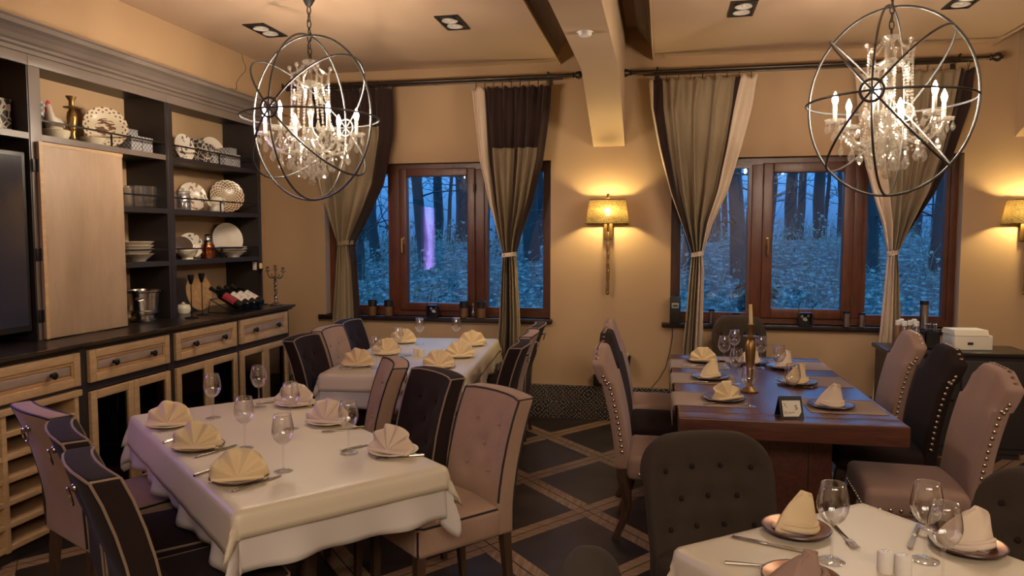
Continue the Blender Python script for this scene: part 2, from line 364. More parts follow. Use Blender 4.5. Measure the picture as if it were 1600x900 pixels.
def grid(bm, fn, nu, nv):
    vs = [[bm.verts.new(fn(i/nu, j/nv)) for j in range(nv+1)] for i in range(nu+1)]
    for i in range(nu):
        for j in range(nv): bm.faces.new((vs[i][j], vs[i+1][j], vs[i+1][j+1], vs[i][j+1]))
    return vs
def one(fn, *a, **k):
    bm = B(); fn(bm, *a, **k); return bm
def sstep(a, b, x):
    t = max(0, min(1, (x-a)/(b-a))); return t*t*(3-2*t)

# ------------------------------------------------------------------ the room
D = 6.65; XL, XR, YR = -3.80, 5.4, -3.2; CEIL = 3.19; TOP = 3.46
struct(build('floor', one(box, (XL-.2, YR-.2, -.1), (XR+.2, D+.3, 0)), 'floor_tiles'))
W1 = (-3.17, -.985, .905, 2.335); W2 = (.078, 2.385, .90, 2.328)
bm = B(); xs = [XL-.2, W1[0], W1[1], W2[0], W2[1], XR+.2]
for i in (0, 2, 4): box(bm, (xs[i], D, 0), (xs[i+1], D+.3, TOP))
for W in (W1, W2): box(bm, (W[0], D, 0), (W[1], D+.3, W[2])); box(bm, (W[0], D, W[3]), (W[1], D+.3, TOP))
struct(build('wall_back', bm, 'wall_paint'))
struct(build('wall_left', one(box, (XL-.2, YR, 0), (XL, D, TOP)), 'wall_paint'))
struct(build('wall_right', one(box, (XR, YR, 0), (XR+.2, D, TOP)), 'wall_paint'))
struct(build('wall_rear', one(box, (XL-.2, YR-.2, 0), (XR+.2, YR, TOP)), 'wall_paint'))
struct(build('baseboard_back', one(box, (XL, D-.012, 0), (XR, D, .304)), 'pattern_tiles'))
struct(build('baseboard_trim', one(box, (XL, D-.018, .304), (XR, D, .314)), 'taupe_panel'))
# lowered ceiling panels with recesses either side of each beam
PANELS = [(XL, -.912), (-.086, 2.545), (3.25, XR)]
bm = B(); box(bm, (XL-.2, YR-.2, TOP), (XR+.2, D+.3, TOP+.1))
for a, b in PANELS: box(bm, (a, YR, CEIL), (b, D, TOP))
struct(build('ceiling', bm, 'ceiling_paint'))
def crown_poly(x, s):   # dark moulding climbing into the recess from the edge of a panel
    return [(x, CEIL-.005), (x+s*.022, CEIL-.005), (x+s*.022, CEIL+.02), (x+s*.04, CEIL+.02), (x+s*.045, CEIL+.05), (x+s*.07, CEIL+.09), (x+s*.11, CEIL+.125), (x+s*.155, CEIL+.14), (x+s*.155, CEIL+.165), (x+s*.175, CEIL+.17), (x+s*.175, TOP), (x, TOP)]
for n, (x, s) in enumerate(((-.912, 1), (-.086, -1), (2.545, 1), (3.25, -1))):
    bm = B(); prism(bm, crown_poly(x, s*.8), YR, D-.22, 1); struct(build('trim_%d' % (n+1), bm, 'moulding_wood', ang=25))
    bm = B(); box(bm, (min(x, x+s*.014), YR, CEIL-.02), (max(x, x+s*.014), D, CEIL+.0)); struct(build('trim_%d' % (n+11), bm, 'beam_paint'))
def beam(n, x0, x1):
    y0 = 5.62; bm = B(); prism(bm, [(YR, TOP), (YR, 2.895), (y0, 2.895), (D, 2.445), (D, TOP)], x0, x1, 0); struct(build('trim_%d' % n, bm, 'beam_paint'))
beam(21, -.605, -.33); beam(22, 2.745, 3.02)
# plaster box above the cabinet, with its crack
so = struct(build('trim_31', one(box, (XL, YR, 2.80), (-3.50, D, CEIL)), 'wall_paint'))
cr = [AX(x, y, -3.497) for x, y in ((378, 84), (380, 95), (384, 104), (383, 112), (375, 120), (369, 130), (370, 140), (358, 138), (348, 137))]
build('crack', one(tube, cr, .002, 4), 'ink', so)

# ------------------------------------------------------------------ windows: fixed light, opening casement, fixed light
def window(n, W, posts, sash, handle):
    root = bpy.data.objects.new('window_%d' % n, None); COL.objects.link(root); root.location = (W[0], D+.10, W[2]); struct(root)
    ww, hh = W[1]-W[0], W[3]-W[2]; F = .055; sc = lambda px, py: (AY(px, py, D+.10).x-W[0])
    bm = B(); box(bm, (0, 0, 0), (F, .09, hh)); box(bm, (ww-F, 0, 0), (ww, .09, hh)); box(bm, (F, 0, 0), (ww-F, .09, F)); box(bm, (F, 0, hh-F), (ww-F, .09, hh))
    build('outer_frame', bm, 'window_wood', root)
    ps = [(sc(a, 400), sc(b, 400)) for a, b in posts]
    for a, b in ps: bm = B(); rbox(bm, (a, .002, F), (b, .088, hh-F), .006); build('mullion', bm, 'window_wood', root)
    s0, s1 = ps[0][1]-.012, ps[1][0]+.012; fw = sash
    sa = bpy.data.objects.new('casement', None); COL.objects.link(sa); sa.parent = root; sa.location = (s0, -.018, F-.01)
    sw, sh = s1-s0, hh-2*F+.02
    bm = B()
    for lo, hi in (((0, 0, 0), (fw, .08, sh)), ((sw-fw, 0, 0), (sw, .08, sh)), ((fw, 0, 0), (sw-fw, .08, fw)), ((fw, 0, sh-fw), (sw-fw, .08, sh))): rbox(bm, lo, hi, .008)
    build('casement_frame', bm, 'window_wood', sa)
    build('pane', one(box, (fw-.005, .04, fw-.005), (sw-fw+.005, .046, sh-fw+.005)), 'window_pane', sa)
    bm = B(); rbox(bm, (fw*.35, -.012, sh*.47), (fw*.35+.03, 0, sh*.47+.07), .005); hx = fw*.35+.015; hz = sh*.47+.05
    tube(bm, [(hx, 0, hz), (hx, -.045, hz), (hx, -.05, hz-.02), (hx, -.045, hz-.13)], .010, 8); h = build('handle', bm, 'brass_old', sa); h['label'] = 'brass window handle'
    for zz in (.12, .86):
        bm = B(); lathe(bm, [(0, -.04), (.009, -.04), (.009, .04), (0, .04)], 8, (sw-.004, -.006, sh*zz)); build('hinge', bm, 'leg_wood', sa)
    for a, b in ((F, ps[0][0]), (ps[1][1], ww-F)):
        bm = B()
        for lo, hi in (((a, .015, F), (a+.03, .08, hh-F)), ((b-.03, .015, F), (b, .08, hh-F)), ((a+.03, .015, F), (b-.03, .08, F+.03)), ((a+.03, .015, hh-F-.03), (b-.03, .08, hh-F))): box(bm, lo, hi)
        g = build('glazing_bead', bm, 'window_wood', root)
        build('pane', one(box, (a+.025, .045, F+.025), (b-.025, .051, hh-F-.025)), 'window_pane', root)
    bm = B(); rbox(bm, (-.07, -.145, -.042), (ww+.02, 0, 0), .008); s = build('sill', bm, 'sill_dark', root)
    return root
window(1, W1, ((611, 627), (741, 757)), .075, 0)
window(2, W2, ((1173, 1192), (1330, 1348)), .085, 0)

# ------------------------------------------------------------------ the wood outside at dusk
def hill(x, y): return -.35 + 1.75*sstep(8, 19, y) + .07*noise.noise(V((x*.6, y*.6, 0))) + .5*noise.noise(V((x*.1, y*.1, 3)))*sstep(11, 20, y)
bm = B(); grid(bm, lambda u, v: V((-45+95*u, D+.32+44*v*v, hill(-45+95*u, D+.32+44*v*v))), 110, 90); struct(build('ground_outside', bm, 'leaf_litter', ang=80))
def tree_mesh(seed, h, r):
    rnd = random.Random(seed); bm = B(); pts = []; x = y = 0
    for i in range(9): pts.append((x, y, h*i/8)); x += rnd.uniform(-.12, .12); y += rnd.uniform(-.12, .12)
    tube(bm, pts, [r*(1-.085*i) for i in range(9)], 8)
    bb = B()
    for k in range(26):
        z = h*rnd.uniform(.12, .98); i = int(z/h*8); b = V(pts[i]).lerp(V(pts[min(8, i+1)]), z/h*8-i); a = rnd.uniform(0, 2*pi); L = rnd.uniform(.6, 2.2); q = [b]
        d = V((cos(a), sin(a), rnd.uniform(.1, .8)))
        for s in range(4): d = (d + V((rnd.uniform(-.3, .3), rnd.uniform(-.3, .3), rnd.uniform(-.25, .25)))).normalized(); q.append(q[-1]+d*L/4)
        tube(bb, q, [.022, .016, .012, .008, .004], 4)
        for s in (1, 2, 3):
            d2 = (d + V((rnd.uniform(-1, 1), rnd.uniform(-1, 1), rnd.uniform(-.6, .8)))).normalized(); tube(bb, [q[s], q[s]+d2*L*.25, q[s]+d2*L*.45+V((0, 0, -.05))], [.009, .006, .003], 3)
    return bm, bb
protos = []
for k in range(4):
    t = thing('tree', 'bare tree of the dusk wood standing beyond the windows', 'tree', (0, 0, -.35), 0, 'bare trees beyond the windows'); bm, bb = tree_mesh(k+3, 8.5, .09+.05*k)
    build('trunk', bm, 'bark', t, 60); build('branches', bb, 'bark', t, 60); protos.append(t)
rnd = random.Random(11); n = 0; spots = []
while len(spots) < 120:
    y = 11.5 + 28*rnd.random()**.8; x = rnd.uniform(-.72, .58)*y
    if all(hypot(x-a, y-b) > .9 for a, b in spots): spots.append((x, y))
for i, (x, y) in enumerate(spots):
    z = hill(x, y)-.05
    if n < 4: o = protos[n]; o.location = (x, y, z)
    else: o = again(protos[i % 4], protos[0]['label'], (x, y, z), rnd.uniform(0, 6))
    sc_ = rnd.uniform(.55, 1.1); o.scale = (sc_, sc_, 1.0); n += 1
bm = B()
for i in range(5200):
    y = 7.6 + 20*rnd.random()**1.2; x = rnd.uniform(-1, 1)*(y*.85); h = rnd.uniform(.15, .8); z = hill(x, y)-.02; a = rnd.uniform(0, 6.28); l = rnd.uniform(.1, .5)
    tube(bm, [(x, y, z), (x+cos(a)*l*.4, y+sin(a)*l*.4, z+h*.7), (x+cos(a)*l, y+sin(a)*l, z+h)], [.007, .005, .002], 3)
    if i % 2 == 0:
        for q in range(5):
            u = V((x+rnd.uniform(-.3, .3), y+rnd.uniform(-.3, .3), z+rnd.uniform(.02, h))); s = rnd.uniform(.02, .06); e = V((rnd.uniform(-1, 1), rnd.uniform(-1, 1), rnd.uniform(-1, 1))).normalized(); f = e.orthogonal()
            bm.faces.new([bm.verts.new(u+e*s), bm.verts.new(u+f*s*.6), bm.verts.new(u-e*s), bm.verts.new(u-f*s*.6)])
br = build('undergrowth', bm, 'brush_twigs', ang=60); tag(br, 'frosty undergrowth of twigs and leaves on the ground outside the windows', 'undergrowth'); br['kind'] = 'stuff'
def evergreen(x, y, h, r, label):
    t = thing('evergreen_shrub', label, 'shrub', (x, y, -.35)); build('stem', one(tube, [(0, 0, 0), (.02, 0, h*.5), (0, 0, h*.95)], [.05, .035, .01], 6), 'bark', t)
    bm = B(); rn = random.Random(5)
    for i in range(1500):
        z = rn.uniform(.06, 1); a = rn.uniform(0, 6.28); q = r*(1-z)**.6*rn.uniform(.35, 1)*(.8+.3*sin(5*z*6)); u = V((q*cos(a), q*sin(a), z*h)); e = V((cos(a), sin(a), rn.uniform(-.6, .3)))*rn.uniform(.05, .11); f = V((-sin(a), cos(a), rn.uniform(-.4, .4)))*.03
        bm.faces.new([bm.verts.new(u+e), bm.verts.new(u+f), bm.verts.new(u-e*.5), bm.verts.new(u-f)])
    build('foliage', bm, 'evergreen', t)
evergreen(1.25, 10.2, 1.9, .55, 'dark evergreen shrub outside the left light of the right window')

# ------------------------------------------------------------------ curtains
def curtain(label, edges, zbot, seg, waves, fy=6.50, seed=0, tie=.0):
    """edges: rows (photo y, left x, right x) giving the hanging outline; seg: cloth strips (name, material, u0, u1, v0, v1)"""
    rows = []
    for y, a, b in edges:
        p, q = AY(a, y, fy), AY(b, y, fy); rows.append((p.z, p.x, q.x))
    rows.append((zbot, rows[-1][1]-.01, rows[-1][2]+.01))
    z0 = rows[0][0]; zt = tie; rn = random.Random(seed)
    x0 = (rows[0][1]+rows[0][2])/2
    t = thing('curtain', label, 'curtain', (x0, fy, z0))
    ph = rn.uniform(0, 6)
    def outline(z):
        for (za, la, ra), (zb, lb, rb) in zip(rows, rows[1:]):
            if z >= zb: k = (za-z)/(za-zb); return la+(lb-la)*k, ra+(rb-ra)*k
        return rows[-1][1:]
    wtop = rows[0][2]-rows[0][1]
    def fn(u, v):
        z = z0 + (zbot-z0)*v; l, r_ = outline(z); wd = (r_-l)/wtop
        amp = .012 + .026*(1-sstep(.25, .95, wd)) + .012*sstep(0, .2, v); amp = min(amp, .05)*(1 - .65*sstep(.45, .58, v))
        x = l + (r_-l)*(u + .018*sin(2*pi*waves*u*1.0+ph+1)*sstep(0, .1, v))
        yy = amp*cos(2*pi*waves*u+ph) + .010*sin(2*pi*waves*2.3*u+ph*2+v*3)
        yy -= .05*(1-(2*u-1)**2)*(1-wd)*.9
        zz = z - (.022*abs(sin(pi*u*9+.4))*(1-sstep(0, .03, v)))
        return V((x-x0, yy, zz-z0))
    vt = (z0-zt)/(z0-zbot)
    for name, mat, u0, u1, v0, v1 in seg:
        v0 = vt if v0 == 'T' else v0; v1 = vt if v1 == 'T' else v1
        bm = B(); grid(bm, lambda a, b: fn(u0+(u1-u0)*a, v0+(v1-v0)*b), max(3, int((u1-u0)*120)), max(4, int((v1-v0)*70)))
        build(name, bm, mat, t, 80, solid=.004)
    # tieback
    l, r_ = outline(zt); bm = B(); pts = [((l+r_)/2-x0+(r_-l)/2*1.02*cos(a), .045*sin(a)*1.25-.02, zt-z0+.008*cos(a)) for a in [2*pi*k/24 for k in range(24)]]
    for dz in (-.012, 0, .012): tube(bm, [V(p)+V((0, 0, dz)) for p in pts], .008, 6, True)
    build('tieback', bm, seg[0][1], t)
    n = 9
    for i in range(n):
        u = (i+.5)/n; p = fn(u, 0); bm = B(); tube(bm, [p+V((0, -p.y, .046))+V((0, .021*cos(a), .021*sin(a))) for a in [2*pi*k/14 for k in range(14)]], .0026, 5, True)
        tube(bm, [p+V((0, -p.y, .026)), p+V((0, 0, -.012))], .003, 4); build('ring', bm, 'rod_metal', t)
    return t
zt1 = AY(541, 380, 6.5).z; zt2 = AY(795, 398, 6.5).z; zt3 = AY(1090, 397, 6.5).z; zt4 = AY(1392, 395, 6.5).z
curtain('taupe tied curtain at left of the left window behind the left chandelier', [(140, 478, 614), (215, 484, 612), (290, 497, 597), (340, 514, 573), (380, 530, 552), (412, 526, 556), (500, 519, 562)], .04,
        [('panel', 'curtain_taupe', .07, .86, .12, 1), ('heading_band', 'curtain_dark', .07, .86, 0, .12), ('velvet_border', 'curtain_dark', .86, 1, 0, 1), ('lining', 'curtain_lining', 0, .07, 0, 1)], 5, seed=1, tie=zt1)
curtain('curtain with broad dark heading band at right of the left window', [(136, 737, 862), (187, 741, 857), (250, 748, 848), (320, 763, 830), (365, 777, 814), (398, 786, 806), (425, 783, 808), (500, 779, 812), (585, 774, 813)], .04,
        [('lining', 'curtain_lining', 0, .16, 0, 'T'), ('velvet_border', 'curtain_dark', .16, .21, 0, 'T'), ('heading_band', 'curtain_dark', .21, .90, 0, .185), ('panel', 'curtain_taupe', .21, .56, .185, 'T'), ('velvet_stripe', 'curtain_dark', .56, .63, .185, 'T'), ('panel', 'curtain_taupe', .63, .90, .185, 'T'), ('velvet_border', 'curtain_dark', .90, 1, 0, 'T'), ('lining', 'curtain_lining', 0, .10, 'T', 1), ('panel', 'curtain_taupe', .10, .42, 'T', 1), ('velvet_border', 'curtain_dark', .42, .62, 'T', 1), ('panel', 'curtain_taupe', .62, 1, 'T', 1)], 6, seed=2, tie=zt2)
curtain('taupe curtain with white lining edge at left of the right window', [(122, 1014, 1184), (170, 1016, 1174), (230, 1028, 1158), (300, 1046, 1136), (350, 1065, 1112), (397, 1081, 1098), (430, 1077, 1100), (500, 1071, 1098), (545, 1066, 1098)], .04,
        [('lining', 'curtain_lining', 0, .04, 0, 'T'), ('velvet_border', 'curtain_dark', .04, .13, 0, 'T'), ('panel', 'curtain_taupe', .13, .80, 0, 'T'), ('velvet_border', 'curtain_dark', .80, .85, 0, 'T'), ('lining', 'curtain_lining', .85, 1, 0, 'T'), ('panel', 'curtain_taupe', 0, .46, 'T', 1), ('velvet_border', 'curtain_dark', .46, .54, 'T', 1), ('lining', 'curtain_lining', .54, 1, 'T', 1)], 5, seed=3, tie=zt3)
curtain('taupe curtain with pale inner edge at right of the right window', [(112, 1336, 1524), (170, 1338, 1514), (240, 1346, 1490), (300, 1362, 1462), (350, 1378, 1428), (395, 1386, 1401), (430, 1383, 1405), (520, 1374, 1408), (620, 1362, 1408)], .04,
        [('lining', 'curtain_lining', 0, .26, 0, 'T'), ('panel', 'curtain_taupe', .26, .88, 0, 'T'), ('velvet_border', 'curtain_dark', .88, 1, 0, 'T'), ('lining', 'curtain_lining', 0, .58, 'T', 1), ('panel', 'curtain_taupe', .58, 1, 'T', 1)], 5, seed=4, tie=zt4)
def rod(label, xa, xb, z):
    y = 6.50; t = thing('curtain_rod', label, 'curtain rod', ((xa+xb)/2, y, z)); L = (xb-xa)/2
    build('pole', one(tube, [(-L, 0, 0), (L, 0, 0)], .016, 12), 'rod_metal', t)
    build('second_pole', one(tube, [(-L+.1, .07, -.012), (L-.1, .07, -.012)], .009, 10), 'rod_metal', t)
    for s in (-1, 1):
        bm = B(); mt = Matrix.Rotation(s*pi/2, 3, 'Y'); lathe(bm, [(.016, -.01), (.026, 0), (.018, .012), (.03, .03), (.036, .048), (.03, .066), (.012, .078), (.016, .086), (0, .095)], 14, (s*L, 0, 0), mat=mt); build('finial', bm, 'rod_metal', t)
        bx = s*(L-.22); bm = B(); tube(bm, [(bx, .148, .01), (bx, .07, .012), (bx, 0, .026), (bx, -.018, .03)], .009, 8); rbox(bm, (bx-.018, .138, -.05), (bx+.018, .15, .05), .004); tube(bm, [(bx, 0, .022), (bx, -.02, .01), (bx, -.014, -.014), (bx, 0, -.02)], .006, 6); build('bracket', bm, 'rod_metal', t)
z1 = AY(700, 126, 6.5).z
rod('dark metal curtain rod with ball finials above the left window', AY(408, 136, 6.5).x, AY(896, 119, 6.5).x, z1)
rod('dark metal curtain rod with ball finials above the right window', AY(986, 114, 6.5).x, AY(1548, 92, 6.5).x, z1)

# ------------------------------------------------------------------ the long dark cabinet along the left wall
CX, CT = -3.19, 1.06           # face of the lower units, height of the worktop
def local(root, bm, name, mat, parent=None, **k):   # a part given in room coordinates, hung on its thing
    for v in bm.verts: v.co -= root.location
    return build(name, bm, mat, parent or root, **k)
def knob(root, parent, y, z):
    bm = B(); lathe(bm, [(0, 0), (.012, 0), (.009, .008), (.008, .014), (.019, .019), (.021, .026), (.014, .032), (0, .033)], 12, (CX+.028, y, z), mat=Matrix.Rotation(pi/2, 3, 'Y')); local(root, bm, 'knob', 'black_metal', parent)
def panel_front(root, y0, y1, z0, z1, name, parent=None):
    bm = B(); f = .048; x0, x1 = CX, CX+.026
    for lo, hi in (((x0, y0, z0), (x1, y0+f, z1)), ((x0, y1-f, z0), (x1, y1, z1)), ((x0, y0+f, z0), (x1, y1-f, z0+f)), ((x0, y0+f, z1-f), (x1, y1-f, z1))): rbox(bm, lo, hi, .005)
    return local(root, bm, name, 'pale_oak', parent)
def drawer(root, y0, y1, z0=.822, z1=1.008):
    d = panel_front(root, y0, y1, z0, z1, 'drawer'); f = .048
    bm = B()
    for k, (ins, dep) in enumerate(((f, .020), (f+.014, .013))):
        a = ins; b = ins+.014
        for lo, hi in (((CX, y0+a, z0+a), (CX+dep, y0+b, z1-a)), ((CX, y1-b, z0+a), (CX+dep, y1-a, z1-a)), ((CX, y0+b, z0+a), (CX+dep, y1-b, z0+b)), ((CX, y0+b, z1-b), (CX+dep, y1-b, z1-a))): box(bm, lo, hi)
    local(root, bm, 'moulding', 'oak_trim', d).location = (0, 0, 0)
    bm = B(); rbox(bm, (CX-.01, y0+f+.02, z0+f+.02), (CX+.018, y1-f-.02, z1-f-.02), .006); local(root, bm, 'raised_panel', 'taupe_panel', d)
    L = y1-y0
    for q in (.26, .74): knob(root, d, y0+L*q, (z0+z1)/2)
def glass_door(root, y0, y1, z0, z1):
    d = panel_front(root, y0, y1, z0, z1, 'door'); bm = B(); box(bm, (CX+.008, y0+.045, z0+.045), (CX+.012, y1-.045, z1-.045)); local(root, bm, 'pane', 'cabinet_pane', d)
def carcass(root, y0, y1, m0, m1):
    bm = B(); xb = XL+.01
    for lo, hi in (((xb, y0, 0), (CX+.004, y0+m0, CT-.045)), ((xb, y1-m1, 0), (CX+.004, y1, CT-.045)), ((xb, y0+m0, 0), (xb+.02, y1-m1, CT-.045)), ((xb, y0+m0, .09), (CX-.03, y1-m1, .11)),
                   ((xb, y0+m0, .775), (CX+.002, y1-m1, .82)), ((CX-.05, y0+m0, 0), (CX-.03, y1-m1, .1)), ((xb, y0+m0, CT-.06), (CX+.002, y1-m1, CT-.045)), ((xb, y0+m0, .45), (CX-.10, y1-m1, .465))): box(bm, lo, hi)
    local(root, bm, 'carcass', 'dark_lacquer')
UN = [(3.577, 4.342, .033, .033, 'third from window wall'), (4.342, 5.125, .033, .026, 'second from window wall'), (5.125, 5.935, .026, .05, 'nearest the window wall')]
for y0, y1, m0, m1, wd in UN:
    r_ = thing('drawer_cabinet', 'base cabinet with pale drawer over two glass doors, '+wd, 'cabinet', ((XL+CX)/2, (y0+y1)/2, 0), 0, 'base cabinets along the left wall')
    carcass(r_, y0, y1, m0, m1); a, b = y0+m0, y1-m1; drawer(r_, a, b); mid = (a+b)/2
    glass_door(r_, a, mid-.001, .115, .77); glass_door(r_, mid+.001, b, .115, .77)
y0, y1 = 2.15, 3.577
r_ = thing('wine_rack_cabinet', 'dark base cabinet with pale drawer over an open slotted wine rack', 'cabinet', ((XL+CX)/2, (y0+y1)/2, 0))
bm = B(); xb = XL+.01
for lo, hi in (((xb, y0, 0), (CX+.004, y0+.03, CT-.045)), ((xb, y1-.033, 0), (CX+.004, y1, CT-.045)), ((xb, y0+.03, 0), (xb+.02, y1-.033, CT-.045)), ((CX-.05, y0, 0), (CX-.03, y1, .07)), ((xb, y0, CT-.06), (CX, y1, CT-.045)), ((xb, y0+.03, .79), (CX, y1-.033, .82))): box(bm, lo, hi)
local(r_, bm, 'carcass', 'dark_lacquer'); drawer(r_, 2.74, y1-.035)
bm = B()
cols = [2.19, 2.60, 3.02, 3.05, 3.515]
rbox(bm, (CX-.02, y0+.03, .765), (CX+.03, y1-.033, .80), .004)
for k in range(6): rbox(bm, (CX-.40, y0+.03, .075+.115*k), (CX+.012, y1-.06, .105+.115*k), .004)
for c in (2.19, 2.60, 3.03, 3.50): rbox(bm, (CX-.40, c, .07), (CX+.016, c+.03, .78), .004)
local(r_, bm, 'slot_rack', 'pale_oak')
# worktop with a moulded black edge and worn gilding
wt = thing('worktop', 'long black worktop with moulded edge and worn gilding over the base cabinets', 'worktop', (-3.45, 4.0, CT))
bm = B(); pr = [(XL+.005, CT-.045), (CX+.005, CT-.045), (CX+.012, CT-.035), (CX+.02, CT-.03), (CX+.04, CT-.018), (CX+.048, CT-.012), (CX+.048, CT-.003), (CX+.044, CT), (XL+.005, CT)]
prism(bm, pr, 1.9, 5.985, 1); local(wt, bm, 'slab', 'counter_black', ang=20)
bm = B(); rn = random.Random(4); y = 2.4
while y < 5.2:
    l = rn.uniform(.02, .16)
    if rn.random() < .6: box(bm, (CX+.0445, y, CT-.0032), (CX+.0488, y+l, CT+.0004))
    y += l+rn.uniform(.0, .12)
local(wt, bm, 'worn_gilding', 'gold_wear')
# upper shelving
UX, UB = -3.46, XL+.005
SH = [2.214, 1.836, 1.464]
def hutch(name, label, y0, y1, s0, s1, posts_mat, shelves, rails, front=True):
    r_ = thing(name, label, 'shelf unit', ((UX+UB)/2, (y0+y1)/2, CT+.001)); z0 = CT+.001
    bm = B(); box(bm, (UB+.012, y0, z0), (UX, y0+s0, 2.66)); box(bm, (UB+.012, y1-s1, z0), (UX, y1, 2.66)); box(bm, (UB+.012, y0+s0, 2.63), (UX, y1-s1, 2.66)); local(r_, bm, 'carcass', 'dark_lacquer')
    bm = B(); box(bm, (UB, y0, z0), (UB+.012, y1, 2.66)); local(r_, bm, 'back_panel', 'wall_paint')
    for a, b, m in ((y0, y0+s0, 0), (y1-s1, y1, 1)):
        if b-a > .03: bm = B(); rbox(bm, (UX, a+.002, z0), (UX+.004, b-.002, 2.655), .002); local(r_, bm, 'post_face', 'lit_lacquer' if posts_mat[m] else 'dark_lacquer')
    bm = B(); rbox(bm, (UX-.01, y0, 2.60), (UX+.008, y1, 2.66), .003); local(r_, bm, 'frieze', 'lit_lacquer')
    for z in shelves:
        bm = B(); rbox(bm, (UB+.012, y0+s0, z-.018), (UX-.004, y1-s1, z+.014), .003); s = local(r_, bm, 'shelf', 'dark_lacquer')
        bm = B(); box(bm, (UX-.004, y0+s0, z-.020), (UX, y1-s1, z+.015)); local(r_, bm, 'shelf_edging', 'lit_lacquer' if z > 2 and posts_mat[0] else 'dark_lacquer', s)
    for z in rails:
        bm = B(); box(bm, (UX-.012, y0+s0, z+.092), (UX-.004, y1-s1, z+.103))
        ym = (y0+s0+y1-s1)/2+.02; box(bm, (UX-.012, ym-.005, z+.014), (UX-.004, ym+.005, z+.095)); local(r_, bm, 'gallery_rail', 'black_metal')
    return r_
hA = hutch('shelf_unit', 'dark shelf unit around the screen at the left edge of the picture', 2.0, 3.57, .05, .006, (1, 1), [SH[0]], [])
hB = hutch('shelf_unit', 'dark open shelf unit with lit grey post and pale plywood door', 3.57, 4.75, .085, .02, (1, 0), SH, SH)
hC = hutch('shelf_unit', 'dark open shelf unit of three shelves next to the window wall', 4.75, 5.995, .06, .05, (0, 0), SH, SH)
bm = B(); rbox(bm, (UX-.006, 5.80, 1.355), (UX+.0, 5.802, 1.36), .0004); bm.free()
bm = B(); rbox(bm, (-3.52, 5.938, 1.36), (-3.485, 5.947, 1.43), .003); s = local(hC, bm, 'switch', 'white_plastic'); s['label'] = 'small white switch on the side panel'
bm = B(); rbox(bm, (UX+.006, 3.60, CT+.006), (UX+.026, 4.262, 2.185), .004); dr = local(hB, bm, 'door', 'ply_panel'); dr['label'] = 'pale plywood door'
bm = B(); box(bm, (UX+.0265, 3.60, CT+.006), (UX+.029, 3.625, 2.185)); box(bm, (UX+.0265, 3.625, 2.165), (UX+.029, 4.262, 2.185)); local(hB, bm, 'edge_strip', 'pale_oak', dr)
for z in (1.20, 1.55, 2.05):
    bm = B(); rbox(bm, (UX+.004, 3.572, z-.035), (UX+.012, 3.602, z+.035), .002); tube(bm, [(UX+.014, 3.60, z-.035), (UX+.014, 3.60, z+.035)], .006, 6); local(hB, bm, 'hinge', 'black_metal', dr)
cw = thing('cornice', 'stepped grey cornice along the top of the shelf units', 'cornice', (-3.4, 4.0, 2.66))
pr = [(UB, 2.662), (UX+.010, 2.662), (UX+.010, 2.685), (UX+.035, 2.69), (UX+.035, 2.705), (UX+.055, 2.712), (UX+.075, 2.735), (UX+.105, 2.755), (UX+.14, 2.765), (UX+.14, 2.79), (UX+.155, 2.793), (UX+.155, 2.80), (UB, 2.80)]
bm = B(); prism(bm, pr, 1.9, 6.10, 1); local(cw, bm, 'moulding', 'lit_lacquer', ang=15)
tv = thing('television', 'dark television in the shelf unit at the left edge with purple glow', 'television', (UX-.02, 2.95, 1.10))
bm = B(); rbox(bm, (UX-.06, 2.36, 1.12), (UX-.012, 3.545, 2.12), .006); rbox(bm, (UX-.10, 2.75, 1.062), (UX-.02, 3.15, 1.125), .004); local(tv, bm, 'casing', 'black_plastic')
s = build('screen', one(box, (-.002, -.57, .0), (.002, .57, .94)), 'screen', tv); s.location = (.009, 0, .055)

# ------------------------------------------------------------------ things on the shelves
SX = -3.60
def pos(px, z, X=SX): return V((X, AX(px, 300, X).y, z))
S1, S2, S3 = (z+.0145 for z in SH)
def blue_box(name, label, px, z, X=SX, dy=0.0, s=.052, h=.062):
    p = pos(px, z, X); p.y += dy; t = thing('patterned_canister', label, 'canister', p, 0, 'blue and white canisters')
    bm = B(); rbox(bm, (-s, -s, 0), (s, s, h*1.45), .004); build('body', bm, 'blue_tile', t); bm = B(); rbox(bm, (-s-.002, -s-.002, h*1.45), (s+.002, s+.002, h*1.8), .004); build('lid', bm, 'blue_tile', t); return t
blue_box('', 'blue canister left of the hen figurine, lower of two', 69, S1, -3.66, 0, .038)
blue_box('', 'blue canister left of the hen figurine, upper of two', 69, S1+.1126, -3.66, 0, .038)
for k, (dx, dy) in enumerate(((-.10, 0), (0, 0), (0, .112))):
    w_ = ('at the back left', 'in front', 'at the right')[k]
    blue_box('', 'blue canister right of the town plate, bottom row '+w_, 206, S1, SX+dx+.02, dy)
blue_box('', 'blue canister right of the town plate, on top of the others', 202, S1+.113, SX-.06, .0, .048, .03)
for k, (dx, dy) in enumerate(((0, 0), (0, .112), (-.11, .05))):
    blue_box('', 'blue canister by the plain white plate, '+('left one in front', 'right one in front', 'one behind')[k], 351, S1, SX+dx+.03, dy)
blue_box('', 'blue canister by the plain white plate, on top of the others', 353, S1+.113, SX, .05, .05, .03)
blue_box('', 'blue canister at the left end of the last shelf unit', 276, S1, -3.73, 0, .036)
def lat_box(label, px, z, X, w, h):
    t = thing('lattice_box', label, 'box', pos(px, z, X), 0, 'black and white lattice boxes'); bm = B(); rbox(bm, (-w, -w, 0), (w, w, h), .004); build('body', bm, 'lattice_box', t); bm = B(); rbox(bm, (-w-.002, -w-.002, h), (w+.002, w+.002, h+.012), .003); build('lid', bm, 'lattice_box', t)
lat_box('black and white lattice box above the television', -8, S1, -3.62, .065, .17)
lat_box('taller lattice box behind the floral plate', 306, S1, -3.70, .055, .19)
